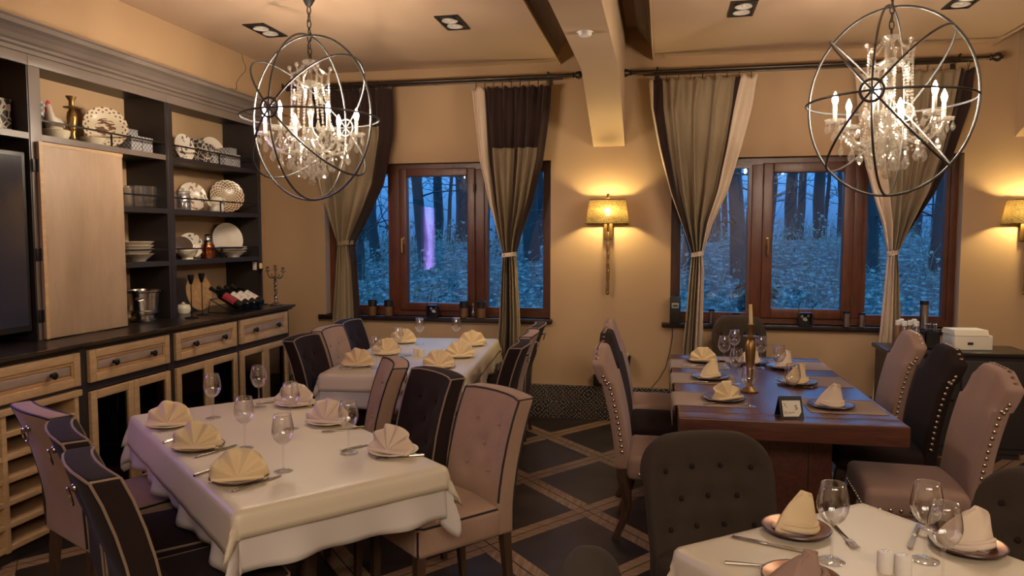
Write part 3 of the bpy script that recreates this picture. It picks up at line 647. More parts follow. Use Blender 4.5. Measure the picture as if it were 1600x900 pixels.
lat_box('shorter lattice box in front of the white plate', 319, S1, -3.585, .055, .145)
def plate_prof(r, d=.022): return [(0, 0), (r*.55, 0), (r*.62, d*.25), (r*.68, d*.55), (r*.97, d*.92), (r, d), (r*.99, d+.003), (r*.66, d*.7), (r*.58, d*.45), (0, d*.32)]
def lean_plate(label, px, z, r, mat, X=-3.70, lean=14, turn=0, cat='plate', name='display_plate'):
    p = pos(px, z, X); t = thing(name, label, cat, p, 0); bm = B(); lathe(bm, plate_prof(r), 36); o = build('dish', bm, mat, t, 50)
    o.rotation_euler = (0, pi/2 - radians(lean), radians(turn)); o.location = (0, 0, r*cos(radians(lean))+.004)
    return t
lean_plate('cream plate with brown town picture leaning beside the brass candlestick', 168, S1, .135, 'plate_town', -3.60, 12, -40)
lean_plate('small floral plate leaning at the left of the last shelf unit', 287, S1, .105, 'plate_floral', -3.64, 10, -6)
lean_plate('plain white plate leaning behind the shorter lattice box', 331, S1, .125, 'ceramic', -3.705, 10, -16)
lean_plate('white plate with small roses behind the glass jar', 299, S2, .115, 'plate_roses', -3.69, 12, -30)
lean_plate('large mosaic patterned plate behind the white teapot', 354, S2, .14, 'plate_mosaic', -3.63, 12, -46)
lean_plate('large white plate leaning on the shelf behind the stacked plates', 352, S3, .145, 'ceramic', -3.695, 8, -26)
lean_plate('white plate leaning behind the small footed bowl', 294, S3, .10, 'plate_floral', -3.66, 12, -30)
lean_plate('dark rimmed plate on edge at the left of the small footed bowl', 281, S3, .085, 'plate_grey', -3.66, 4, -60)
b = lean_plate('round wooden board leaning behind the black tulip candle holders', 303, CT+.001, .15, 'board_wood', -3.62, 8, -4, 'board', 'wooden_board')
def lathed(name, label, cat, px, z, X, parts, group=None, n=24):
    t = thing(name, label, cat, pos(px, z, X), 0, group)
    for nm, prof, mat in parts: bm = B(); lathe(bm, prof, n); build(nm, bm, mat, t, 40)
    return t
stick = [(0, 0), (.048, 0), (.05, .008), (.02, .02), (.016, .05), (.024, .10), (.03, .15), (.026, .18), (.014, .2), (.018, .205), (.045, .21), (.047, .215), (.016, .222), (.014, .25), (.03, .275), (.031, .28), (.02, .28), (.016, .26), (0, .26)]
lathed('candlestick', 'tall brass candlestick on the top shelf beside the hen', 'candlestick', 117, S1, -3.56, [('stem', stick, 'brass_old')])
lathed('oval_dish', 'low cream dish between candlestick and town plate', 'dish', 146, S1, -3.55, [('bowl', [(0, 0), (.05, 0), (.075, .03), (.085, .045), (.08, .045), (.05, .01), (0, .008)], 'ceramic_cream')])
lathed('canister', 'grey green canister in front of the plain white plate', 'canister', 336, S1, -3.555, [('body', [(0, 0), (.048, 0), (.05, .01), (.05, .105), (.046, .11), (0, .11)], 'blue_tile'), ('lid', [(.05, .11), (.052, .115), (.03, .128), (.01, .132), (.01, .145), (0, .146)], 'taupe_panel')])
# hen figurine on its nest bowl
t = thing('hen_figurine', 'white ceramic hen figurine with red comb sitting on a nest bowl', 'figurine', pos(89, S1, -3.565), radians(-70))
build('nest', one(lathe, [(0, 0), (.065, 0), (.082, .03), (.085, .055), (.078, .058), (0, .058)], 24), 'ceramic_cream', t)
bm = B(); sp = [(-.088, .12, .006), (-.078, .115, .022), (-.05, .095, .045), (0, .085, .06), (.035, .1, .05), (.055, .13, .033), (.062, .16, .024), (.066, .18, .021), (.068, .197, .012), (.068, .203, .002)]
rr = []
for i, (x, z, q) in enumerate(sp):
    a = sp[max(0, i-1)]; c = sp[min(len(sp)-1, i+1)]; d = V((c[0]-a[0], 0, c[1]-a[1])).normalized(); nn = V((-d.z, 0, d.x))
    rr.append([bm.verts.new(V((x, 0, z)) + nn*q*cos(2*pi*k/14) + V((0, q*.85*sin(2*pi*k/14), 0))) for k in range(14)])
for a, c in zip(rr, rr[1:]):
    for k in range(14): bm.faces.new((a[k], a[(k+1) % 14], c[(k+1) % 14], c[k]))
bm.faces.new(rr[0]); bm.faces.new(rr[-1]); hb = build('body', bm, 'ceramic', t, 80)
bm = B()
for k in range(5): lathe(bm, [(0, -.008), (.008, 0), (.006, .01), (0, .02)], 6, (.045+.011*k, 0, .196+.008*sin(k*.8)), sy=.5)
lathe(bm, [(0, -.016), (.009, 0), (0, .012)], 8, (.09, 0, .16), sy=.6); build('comb', bm, 'red_comb', t)
bm = B(); lathe(bm, [(.008, 0), (0, .02)], 6, (.088, 0, .182), mat=Matrix.Rotation(pi/2, 3, 'Y')); build('beak', bm, 'gold_wear', t)
# cut glass, jar, teapot, bowls
tum = [(0, 0), (.045, 0), (.048, .01), (.056, .13), (.054, .13), (.046, .02), (0, .016)]
for k, (px, X, n) in enumerate(((211, -3.62, 'left'), (229, -3.60, 'right'))):
    tt = thing('cut_glass_vase', 'squat cut glass vase on the middle shelf, the '+n+' one', 'vase', pos(px, S2, X), 0, 'cut glass vases')
    bm = B(); n_ = 32; pr = [(0, 0), (.055, 0), (.06, .012), (.066, .08), (.07, .155), (.066, .155), (.06, .08), (.053, .02), (0, .015)]
    lathe(bm, pr, n_)
    for v in bm.verts:
        a = atan2(v.co.y, v.co.x); q = 1+.035*cos(a*16)*cos(v.co.z*110); v.co.x *= q; v.co.y *= q
    build('vessel', bm, 'cut_glass', tt, 10)
lathed('cream_jug', 'small cream jug beside the cut glass vases at the door edge', 'jug', 197, S2, -3.68, [('body', [(0, 0), (.035, 0), (.045, .04), (.04, .09), (.034, .12), (.038, .14), (.034, .14), (.03, .1), (0, .02)], 'ceramic_cream')])
lathed('glass_jar', 'lidded glass jar on the middle shelf of the last unit', 'jar', 285, S2, -3.565, [('body', [(0, 0), (.056, 0), (.058, .01), (.058, .11), (.05, .122), (.05, .128), (.046, .128), (.054, .105), (.054, .012), (0, .01)], 'cut_glass'), ('lid', [(.056, .128), (.058, .134), (.05, .146), (.012, .15), (.014, .165), (0, .17)], 'cut_glass')])
t = thing('teapot', 'white coffee pot with long spout in front of the mosaic plate', 'teapot', pos(338, S2, -3.545), radians(-110))
bm = B(); lathe(bm, [(0, 0), (.05, 0), (.056, .01), (.058, .04), (.052, .08), (.046, .118), (.048, .122), (.044, .122), (0, .118)], 24); tube(bm, [(.05, 0, .045), (.075, 0, .06), (.09, 0, .095), (.108, 0, .135)], [.018, .014, .01, .007], 8); build('body', bm, 'ceramic', t, 60)
build('handle', one(tube, [(-.046, 0, .105), (-.075, 0, .11), (-.088, 0, .08), (-.075, 0, .045), (-.052, 0, .035)], .006, 6), 'ceramic', t)
bowl = [(0, 0), (.05, 0), (.052, .008), (.08, .03), (.108, .052), (.105, .054), (.076, .034), (.045, .012), (0, .01)]
pw = pos(212, S3, -3.615)
for k in range(4):
    tt = thing('bowl', 'white bowl in the stack beside the plywood door, '+('lowest', 'second from bottom', 'third from bottom', 'topmost')[k], 'bowl', pw+V((0, 0, .025*k+(.0 if not k else .01))), 0, 'white bowls in a stack')
    bm = B(); lathe(bm, bowl, 32); build('basin', bm, 'ceramic', tt, 40)
lathed('footed_bowl', 'small footed cream bowl on the third shelf of the last unit', 'bowl', 290, S3, -3.57, [('basin', [(0, 0), (.042, 0), (.04, .012), (.055, .025), (.075, .06), (.077, .075), (.073, .075), (.05, .035), (0, .025)], 'ceramic_cream')])
t = thing('copper_jug', 'copper and steel lidded jug with side handle', 'jug', pos(322, S3, -3.57), radians(-90))
build('body', one(lathe, [(0, 0), (.052, 0), (.054, .01), (.054, .062), (.05, .066), (.054, .07), (.054, .1), (.045, .115), (0, .116)], 24), 'copper', t)
build('neck', one(lathe, [(.046, .114), (.04, .13), (.026, .145), (.024, .165), (.028, .17), (.028, .18), (.018, .19), (0, .194)], 20), 'steel', t)
build('handle', one(tube, [(-.03, 0, .16), (-.06, 0, .165), (-.07, 0, .13), (-.05, 0, .1)], .006, 6), 'steel', t)
pw = pos(362, S3, -3.575)
tt = thing('bowl', 'white bowl under the stacked plates on the third shelf', 'bowl', pw); bm = B(); lathe(bm, bowl, 32); build('basin', bm, 'ceramic', tt, 40)
for k in range(3):
    tt = thing('plate', 'stacked plate in front of the large white plate, '+('lowest', 'middle', 'topmost')[k], 'plate', pw+V((0, 0, .053+.010*k)), 0, 'plates stacked on the shelf bowl')
    bm = B(); lathe(bm, plate_prof(.115, .014), 32); build('dish', bm, 'ceramic', tt, 40)
# on the worktop
t = thing('ice_bucket', 'large silver footed ice bucket on the worktop beside the plywood door', 'bucket', pos(217, CT+.001, -3.56), radians(-60))
build('bowl', one(lathe, [(0, 0), (.085, 0), (.09, .012), (.075, .025), (.07, .04), (.085, .055), (.105, .06), (.107, .075), (.098, .08), (.1, .12), (.108, .2), (.122, .208), (.124, .22), (.112, .22), (.096, .1), (0, .075)], 36), 'silver', t)
for s in (-1, 1): build('handle', one(tube, [(s*.105, -.03, .165), (s*.125, -.028, .16), (s*.134, 0, .152), (s*.125, .028, .16), (s*.105, .03, .165)], .006, 6), 'silver', t)
lathed('cream_dish', 'small white lidded dish behind the tulip candle holders', 'dish', 281, CT+.001, -3.62, [('base', [(0, 0), (.045, 0), (.055, .03), (.052, .045), (0, .045)], 'ceramic'), ('lid', [(.054, .045), (.045, .065), (.012, .075), (.012, .085), (0, .088)], 'ceramic')])
for px, X, n in ((294, -3.34, 'left'), (311, -3.40, 'right')):
    lathed('tulip_candle_holder', 'black tulip candle holder on a thin rod, %s of the pair' % n, 'candle holder', px, CT+.001, X, [('base', [(0, 0), (.048, 0), (.048, .006), (.01, .012), (.004, .015), (0, .015)], 'black_metal'), ('rod', [(0, .012), (.0035, .012), (.0035, .25), (0, .25)], 'black_metal'), ('cup', [(.004, .245), (.01, .25), (.02, .285), (.024, .315), (.021, .315), (.008, .26), (0, .255)], 'black_metal')], 'tulip candle holders')
# wine bottles on a low rack
bt = [(0, 0), (.034, 0), (.037, .004), (.0375, .185), (.034, .205), (.02, .225), (.0145, .245), (.0145, .285), (.016, .286), (.016, .298), (0, .299)]
info = [((371, 479), 'red label', 'label_red', 'front'), ((387, 474), 'white label', 'label_white', 'second from the front'), ((398, 471), 'white label', 'label_white', 'third from the front'), ((408, 468), 'white label', 'label_white', 'at the back')]
rk = thing('bottle_rack', 'low wire rack under the lying wine bottles on the worktop', 'rack', pos(385, CT+.001, -3.32))
ys = [AX(px, py, -3.22).y for (px, py), *_ in info]; ys = [ys[0]+.098*k for k in range(4)]
bm = B(); yc = rk.location.y
for X, z in ((.075, .012), (-.10, .105)):
    tube(bm, [(X, ys[0]-yc-.05, z), (X, ys[3]-yc+.05, z)], .004, 6)
for y in (ys[0]-.05, ys[3]+.05): tube(bm, [(.10, y-yc, .004), (.075, y-yc, .012), (-.10, y-yc, .105), (-.12, y-yc, .004)], .004, 6); tube(bm, [(.10, y-yc, .004), (-.12, y-yc, .004)], .004, 6)
build('wire_frame', bm, 'black_metal', rk)
for ((px, py), lb, lm, nm), y in zip(info, ys):
    t = thing('wine_bottle', 'dark wine bottle with %s lying on the wire rack, %s' % (lb, nm), 'bottle', (-3.185, y, CT+.05), 0, 'wine bottles on the rack')
    mt = Matrix.Rotation(-radians(62), 3, 'Y')
    build('glass', one(lathe, bt, 24, mat=mt), 'bottle_glass', t, 30); build('capsule', one(lathe, [(.0152, .245), (.0155, .287), (.0168, .288), (.0168, .2995), (0, .3)], 16, mat=mt), 'label_red' if lm == 'label_red' and 0 else 'black_plastic', t)
    bm = B(); n = 14
    grid(bm, lambda u, v: mt @ V((.0381*cos(-1.75+3.5*u), .0381*sin(-1.75+3.5*u), .05+.11*v)), n, 2); l = build('label', bm, lm, t)
    bm = B()
    for k, (z0, a0, a1) in enumerate(((.075, -.7, .6), (.09, -.4, .4), (.125, -.6, .7), (.14, -.3, .3))):
        grid(bm, lambda u, v: mt @ V((.0385*cos(a0+(a1-a0)*u), .0385*sin(a0+(a1-a0)*u), z0+.0035*v)), 6, 1)
    build('lettering', bm, 'ink', l)
# candelabra and a thin black candlestick at the end of the worktop
t = thing('candelabra', 'silver three armed candelabra with twisted stem at the end of the worktop', 'candelabra', V((-3.26, 5.86, CT+.001)), radians(-25))
build('base', one(lathe, [(0, 0), (.052, 0), (.054, .008), (.03, .02), (.014, .03), (.012, .05), (0, .05)], 24), 'silver', t)
bm = B()
for k in range(2): tube(bm, [(.0085*cos(i*.75+k*pi), .0085*sin(i*.75+k*pi), .045+.0066*i) for i in range(32)], .007, 6)
build('twisted_stem', bm, 'silver', t)
def cup(bm, c): lathe(bm, [(0, 0), (.008, .0), (.012, .006), (.022, .01), (.022, .014), (.011, .018), (.013, .04), (.016, .045), (.01, .045), (0, .03)], 14, c)
bm = B(); tube(bm, [(0, 0, .25), (0, 0, .30)], .007, 8); cup(bm, (0, 0, .30)); build('centre_cup', bm, 'silver', t)
for s in (-1, 1):
    bm = B(); tube(bm, [(0, 0, .255), (s*.035, 0, .235), (s*.07, 0, .235), (s*.10, 0, .255), (s*.108, 0, .285)], .005, 6); tube(bm, [(s*.04, 0, .236), (s*.055, 0, .262), (s*.045, 0, .268), (s*.04, 0, .258)], .0035, 5); cup(bm, (s*.108, 0, .285)); build('arm', bm, 'silver', t)
t = thing('black_candlestick', 'thin black candlestick with white candle stub beside the candelabra', 'candlestick', V((-3.42, 5.90, CT+.001)))
build('stand', one(lathe, [(0, 0), (.05, 0), (.05, .006), (.008, .012), (.004, .02), (.004, .27), (.012, .285), (.02, .315), (.016, .315), (0, .29)], 16), 'black_metal', t); build('candle', one(lathe, [(0, .29), (.013, .29), (.013, .36), (.004, .362), (0, .362)], 14), 'wax', t)
t = thing('wooden_box', 'small brown wooden box on the worktop at the left edge', 'box', (-3.27, 3.03, CT+.001)); bm = B(); rbox(bm, (-.07, -.06, 0), (.05, .06, .10), .006); build('body', bm, 'board_wood', t); bm = B(); prism(bm, [(-.062, .10), (.062, .10), (.045, .135), (-.045, .135)], -.07, .05, 0); build('lid', bm, 'oak_trim', t)

# ------------------------------------------------------------------ chandeliers
def chandelier(label, x, y, zc, rot, arm0):
    t = thing('chandelier', label, 'chandelier', (x, y, CEIL), 0, 'orb chandeliers'); c = zc-CEIL; R = .516; H = .43
    build('canopy', one(lathe, [(0, 0), (.065, 0), (.066, -.012), (.05, -.03), (.02, -.085), (.012, -.095), (0, -.095)], 24), 'gunmetal', t)
    bm = B(); z = -.095; k = 0; zt = c+.36
    while z > zt+.02:
        pts = [V((.012*cos(a), 0, .026*sin(a))) for a in [2*pi*i/12 for i in range(12)]]
        if k % 2: pts = [V((0, p.x, p.z)) for p in pts]
        tube(bm, [p+V((0, 0, z-.022)) for p in pts], .0035, 5, True); z -= .043; k += 1
    tube(bm, [(.012*sin(i), .012*cos(i), -.09-(-.09-zt)*i/14) for i in range(15)], .003, 5); build('chain', bm, 'gunmetal', t)
    orb = bpy.data.objects.new('orb', None); COL.objects.link(orb); orb.parent = t; orb.location = (0, 0, c); orb.rotation_euler = (0, 0, rot)
    def ring(f, r): build('orb_ring', one(tube, [f(2*pi*i/72) for i in range(72)], r, 7, True), 'gunmetal', orb)
    ring(lambda a: V((H*cos(a), 0, R*sin(a))), .0075)
    for q in range(4):
        b = q*pi/4; ring(lambda a: V((H*1.0*cos(b)*sin(a), H*cos(a), R*sin(b)*sin(a))), .0065)
    for s in (-1, 1): build('hub_ring', one(tube, [V((.056*cos(a), s*(H-.002), .056*sin(a))) for a in [2*pi*i/24 for i in range(24)]], .008, 7, True), 'gunmetal', orb)
    # stem of turned glass
    build('stem', one(lathe, [(0, .36), (.045, .36), (.05, .352), (.022, .335), (.014, .29), (.016, .24), (.05, .225), (.07, .215), (.05, .205), (.012, .19), (.010, .12), (.02, .08), (.024, .04), (.012, 0), (.010, -.05), (.022, -.09), (.05, -.12), (.055, -.14), (.02, -.17), (.014, -.22), (.03, -.25), (.035, -.275), (.012, -.31), (0, -.32)], 16, (0, 0, c)), 'crystal', t)
    drop = B(); lathe(drop, [(0, 0), (.004, -.006), (.0165, -.032), (.019, -.042), (.012, -.058), (0, -.068)], 6, sy=.6); ball(drop, (0, 0, .008), .008, 6, 4); tube(drop, [(0, 0, .014), (0, 0, .03)], .0012, 3)
    o0 = build('crystal_drop', drop, 'crystal', t, 10); used = [0]
    def hang(p, s=1.0, a=0.0):
        if used[0] == 0: o = o0
        else: o = o0.copy(); COL.objects.link(o)
        used[0] += 1; o.location = p; o.scale = (s, s, s); o.rotation_euler = (0, 0, a)
    def beads(pts, r=.0075, step=.0155):
        bm = B(); acc = 0; last = V(pts[0])
        for a, b in zip(pts, pts[1:]):
            a, b = V(a), V(b); L = (b-a).length; n = max(1, int(L/step))
            for i in range(n): ball(bm, a.lerp(b, i/n), r, 6, 4)
        build('bead_string', bm, 'crystal', t, 10)
    def sag(a, b, d, n=8): return [V(a).lerp(V(b), i/n) - V((0, 0, d*4*(i/n)*(1-i/n))) for i in range(n+1)]
    tips = []
    for k in range(6):
        a = arm0 + k*pi/3; ca, sa = cos(a), sin(a); rad = lambda r, z: V((r*ca, r*sa, c+z))
        bm = B(); tube(bm, [rad(.03, -.14), rad(.08, -.20), rad(.15, -.225), rad(.22, -.20), rad(.27, -.155), rad(.285, -.11)], [.011, .010, .009, .009, .009, .008], 7); build('arm', bm, 'crystal', t)
        bm = B(); lathe(bm, [(0, -.115), (.03, -.113), (.052, -.10), (.056, -.09), (.05, -.092), (.02, -.10), (0, -.1)], 14, rad(.285, 0)); build('drip_pan', bm, 'crystal', t, 20)
        bm = B(); lathe(bm, [(0, -.1), (.012, -.1), (.012, -.015), (.009, -.01), (0, -.01)], 10, rad(.285, 0)); build('candle_sleeve', bm, 'candle_sleeve', t)
        bm = B(); lathe(bm, [(0, -.01), (.009, -.008), (.0155, .012), (.0165, .022), (.012, .04), (.005, .056), (0, .066)], 8, rad(.285, 0)); build('bulb', bm, 'bulb_glow', t, 80)
        for j in range(4):
            b = a + pi/4 + j*pi/2; hang(rad(.285, -.115) + V((.05*cos(b), .05*sin(b), 0)), .8, b)
        hang(rad(.285, -.15), 1.0, a); hang(rad(.19, -.255), 1.15, a)
        beads(sag(rad(.075, .21), rad(.19, -.22), .05, 10)); beads(sag(rad(.285, -.112), rad(.08, -.255), .06))
        a2 = a+pi/3; beads(sag(rad(.285, -.10), V((.285*cos(a2), .285*sin(a2), c-.10)), .085))
        m = (rad(.285, -.10)+V((.285*cos(a2), .285*sin(a2), c-.10)))/2; hang(m-V((0, 0, .11)), 1.1, a)
        # crown of upturned glass horns with swags
        bm = B(); tube(bm, [rad(.04, .20), rad(.075, .19), rad(.105, .22), rad(.115, .27), rad(.125, .30)], [.008, .009, .008, .007, .006], 6); ball(bm, rad(.127, .312), .014, 8, 6); build('crown_horn', bm, 'crystal', t)
        beads(sag(rad(.04, .345), rad(.118, .28), .02)); beads([rad(.115, .265), rad(.118, .06), rad(.12, .0)], .0085, .017); hang(rad(.12, -.02), 1.1, a); hang(rad(.10, .17), .9, a)
        b = a+pi/6; rb = lambda r, z: V((r*cos(b), r*sin(b), c+z)); beads([rb(.085, -.16), rb(.09, -.27)]); hang(rb(.09, -.295), 1.2, b); hang(rb(.05, -.30), 1.25, a); beads([rb(.14, -.20), rb(.145, -.24)]); hang(rb(.145, -.26), 1.1, b)
    bm = B(); ball(bm, (0, 0, c-.40), .026, 8, 6); tube(bm, [(0, 0, c-.375), (0, 0, c-.31)], .004, 5); build('finial', bm, 'crystal', t, 10)
    return t
CL = (-2.2, 4.44); CR = (1.228, 4.52)
chandelier('crystal chandelier in an open metal orb, the left of the two', CL[0], CL[1], AY(487, 185, CL[1]).z, radians(-6.6), .30)
chandelier('crystal chandelier in an open metal orb, the right of the two', CR[0], CR[1], AY(1380, 160, CR[1]).z, radians(-26), .05)

# ------------------------------------------------------------------ wall lamps
def sconce(label, px, py0, py1, pyb):
    Y = D-.10; p0 = AY(px, py0, Y); z1, z0, zb = p0.z, AY(px, py1, Y).z, AY(px, pyb, D-.05).z; x = p0.x
    t = thing('wall_lamp', label, 'wall lamp', (x, D, z0), 0, 'wall lamps with woven shades'); h = z1-z0
    bm = B(); wt, wb, dt, db = .150, .183, .075, .09; yc = -.115
    q = lambda w_, d_, z: [V((-w_, yc-d_, z)), V((w_, yc-d_, z)), V((w_, yc+d_, z)), V((-w_, yc+d_, z))]
    lo = [bm.verts.new(v) for v in q(wb, db, 0)]; hi = [bm.verts.new(v) for v in q(wt, dt, h)]
    for i in range(4): bm.faces.new((lo[i], lo[(i+1) % 4], hi[(i+1) % 4], hi[i]))
    build('shade', bm, 'shade_weave', t, 20, solid=.003)
    bm = B()
    for a in (q(wb+.001, db+.001, .002), q(wt+.001, dt+.001, h-.002)): tube(bm, a, .0035, 5, True)
    build('shade_wire', bm, 'brass_old', t)
    bm = B(); ball(bm, (0, yc, h*.52), .03, 12, 8, 1.2); build('bulb', bm, 'sconce_glow', t, 80)
    bm = B(); rbox(bm, (-.04, -.03, -.135), (.04, 0, .02), .006); build('back_plate', bm, 'brass_old', t)
    rn = random.Random(3); L = zb-z0; pts = []; rs = []
    for i in range(26): pts.append((rn.uniform(-.003, .003), -.055+rn.uniform(-.003, .003), .0 + L*i/25)); rs.append(.0135+rn.uniform(-.002, .003))
    bm = B(); tube(bm, pts, rs, 8); ball(bm, (0, -.055, L-.008), .018, 10, 6)
    for i in range(9): ball(bm, (rn.choice((-.012, .012)), -.064, L*(i+1)/10), .006, 6, 4)
    build('twig_stem', bm, 'brass_old', t)
    bm = B(); tube(bm, [(0, -.03, -.06), (0, -.06, -.06), (0, yc, -.03), (0, yc, h*.3)], .008, 6); tube(bm, [(0, yc, h*.75), (0, yc, h+.02)], .004, 6); lathe(bm, [(0, h+.01), (.02, h+.015), (.008, h+.03), (.014, h+.045), (0, h+.06)], 10, (0, yc, 0)); build('holder', bm, 'brass_old', t)
sconce('glowing woven shade wall lamp with long twig stem between the two windows', 950, 312, 350, 456)
sconce('glowing woven shade wall lamp at the right edge of the picture', 1612, 312, 350, 456)

# ------------------------------------------------------------------ ceiling fittings
def downlight(label, px, py):
    p = AZ(px, py, CEIL); t = thing('recessed_spotlight', label, 'spotlight', (p.x, p.y, CEIL), pi/2, 'recessed twin spotlights'); a, b = .175, .085
    bm = B()
    for lo, hi in (((-a, -b, -.008), (-a+.02, b, 0)), ((a-.02, -b, -.008), (a, b, 0)), ((-a+.02, -b, -.008), (a-.02, -b+.02, 0)), ((-a+.02, b-.02, -.008), (a-.02, b, 0)), ((-a+.02, -b+.02, -.003), (a-.02, b-.02, 0))): box(bm, lo, hi)
    build('frame', bm, 'black_plastic', t)
    for s in (-1, 1): build('lamp', one(lathe, [(.055, -.004), (.058, -.012), (.05, -.014), (.03, -.006), (.012, -.005), (.01, -.009), (0, -.009)], 20, (s*.068, 0, 0)), 'reflector', t)
downlight('recessed twin spotlight in the ceiling left of the left chandelier', 415, 47)
downlight('recessed twin spotlight in the ceiling between left chandelier and beam', 707, 35)
downlight('recessed twin spotlight in the ceiling between beam and right chandelier', 1160, 13)
downlight('recessed twin spotlight in the ceiling at the top right corner', 1508, 0)
p = AZ(914, 50, 2.895); t = thing('smoke_detector', 'small round white smoke detector under the plaster beam', 'detector', p)
build('housing', one(lathe, [(0, -.03), (.02, -.03), (.036, -.024), (.042, -.012), (.042, 0), (0, 0)], 24), 'white_plastic', t); build('base', one(lathe, [(.048, -.008), (.05, 0), (0, 0), (0, -.008)], 24), 'white_plastic', t)

# ------------------------------------------------------------------ tables and cloths
TT = .75
def drape(name, label, ctr, rz, hx, hy, over, z, mat, seed, cat, wav=.016, flare=.07):
    """a cloth lying on a table top half-size hx, hy and hanging by over all round"""
    rn = random.Random(seed); ph = [rn.uniform(0, 6) for _ in range(6)]
    ox_, oy_ = over if isinstance(over, tuple) else (over, over)
    def fn(u, v):
        X = (2*u-1)*(hx+ox_); Y = (2*v-1)*(hy+oy_); r = .018
        qx = max(-hx+r, min(hx-r, X)); qy = max(-hy+r, min(hy-r, Y)); d = V((X-qx, Y-qy, 0)); L = d.length
        if L < 1e-6: return V((X, Y, .0012*sin(X*9+ph[0])*sin(Y*11+ph[1])))
        n = d/L; s = atan2(n.y*hx + qy, n.x*hy + qx); per = (qx*(1 if abs(n.y) > abs(n.x) else 0) + qy*(1 if abs(n.x) >= abs(n.y) else 0))
        arc = r*pi/2
        if L < arc: a = L/r; out = r*sin(a); dz = r*(1-cos(a))
        else:
            h = L-arc; f = min(1, h/.21); crn = min(abs(n.x), abs(n.y))*1.41
            w_ = wav*f*f*(sin(per*13+ph[2]) + .6*sin(per*29+ph[3])) + .05*crn*f*cos(6*atan2(n.y, n.x)+ph[4]*.1)
            out = r + h*flare + w_ ; dz = r + h*(.985-.05*crn)
        return V((qx, qy, 0)) + n*out - V((0, 0, dz))
    bm = B(); nx, ny = int((hx+ox_)*2/.022), int((hy+oy_)*2/.022); grid(bm, fn, nx, ny)
    o = build(name, bm, mat, None, 70, solid=.0025, loc=(ctr[0], ctr[1], z), rot=(0, 0, rz)); tag(o, label, cat); return o
def dining_table(label, ctr, rz, hx, hy):
    t = thing('dining_table', label, 'table', (ctr[0], ctr[1], 0), rz); bm = B(); rbox(bm, (-hx+.010, -hy+.010, TT-.04), (hx-.010, hy-.010, TT-.001), .012); build('tabletop', bm, 'leg_wood', t)
    bm = B(); box(bm, (-hx+.1, -hy+.2, TT-.12), (hx-.1, hy-.2, TT-.04)); build('apron', bm, 'leg_wood', t)
    for a in (-1, 1):
        bm = B(); lathe(bm, [(0, .03), (.035, .03), (.035, TT-.12), (0, TT-.12)], 18, (a*(hx*.5), 0, 0)); build('column', bm, 'leg_wood', t)
        bm = B(); lathe(bm, [(0, 0), (.15, 0), (.15, .012), (.06, .03), (0, .03)], 24, (a*(hx*.5), 0, 0)); build('base', bm, 'black_metal', t)
    return t
T1c, T1r, T1x, T1y = V((-1.71, 2.99)), radians(138.9), .835, .41
T2c, T2r, T2x, T2y = V((-1.795, 5.40)), radians(95.5), .90, .485
T4c, T4r, T4x, T4y = V((.735, 1.94)), radians(128.6), .60, .41
dining_table('dining table under the near left white cloth', T1c, T1r, T1x, T1y)
dining_table('dining table under the rear left white cloth', T2c, T2r, T2x, T2y)
dining_table('dining table under the white cloth at the lower right', T4c, T4r, T4x, T4y)
drape('tablecloth', 'long white tablecloth hanging low on the near left table', T1c, T1r, T1x, T1y, (.195, .215), TT+.001, 'cloth_white', 1, 'tablecloth', .020, .05)
drape('table_overlay', 'cream overlay cloth lying on the near left white tablecloth', T1c, T1r, T1x+.004, T1y+.004, (.08, .135), TT+.005, 'cloth_cream', 2, 'tablecloth', .004, .17)
drape('tablecloth', 'long white tablecloth hanging low on the rear left table', T2c, T2r, T2x, T2y, (.215, .20), TT+.001, 'cloth_white', 3, 'tablecloth', .016, .05)
drape('table_overlay', 'cream overlay cloth on the rear left table shining blue from the window', T2c, T2r, T2x+.004, T2y+.004, (.10, .10), TT+.005, 'cloth_cream', 4, 'tablecloth', .004, .17)
drape('tablecloth', 'white tablecloth on the small table at the lower right', T4c, T4r, T4x, T4y, (.22, .22), TT+.003, 'cloth_cream', 5, 'tablecloth', .014)
ZC = TT+.0068      # top of the cloths
# the plank table
WTc, WTr, WTx, WTy = V((.618, 4.775)), radians(.8), .535, 1.015
wt_ = thing('plank_table', 'long dark wooden plank table with thick edge', 'table', (WTc.x, WTc.y, 0), WTr)
bm = B(); rbox(bm, (-WTx, -WTy+.135, TT-.10), (WTx, WTy-.135, TT), .007); build('tabletop', bm, 'table_planks', wt_)
for s in (-1, 1): bm = B(); rbox(bm, (-.0675, -WTx-.002, TT-.101), (.0675, WTx+.002, TT), .007); build('end_board', bm, 'table_planks', wt_, loc=(0, s*(WTy-.0675), 0), rot=(0, 0, pi/2))
for s in (-1, 1): bm = B(); rbox(bm, (-.28, s*.62-.05, .05), (.27, s*.62+.05, TT-.10), .006); build('pedestal', bm, 'table_planks', wt_)
bm = B(); rbox(bm, (-.08, -.6, .22), (.08, .6, .32), .006); build('stretcher', bm, 'table_planks', wt_)
for s in (-1, 1): bm = B(); rbox(bm, (-.30, s*.62-.07, 0), (.29, s*.62+.07, .06), .01); build('foot', bm, 'table_planks', wt_)

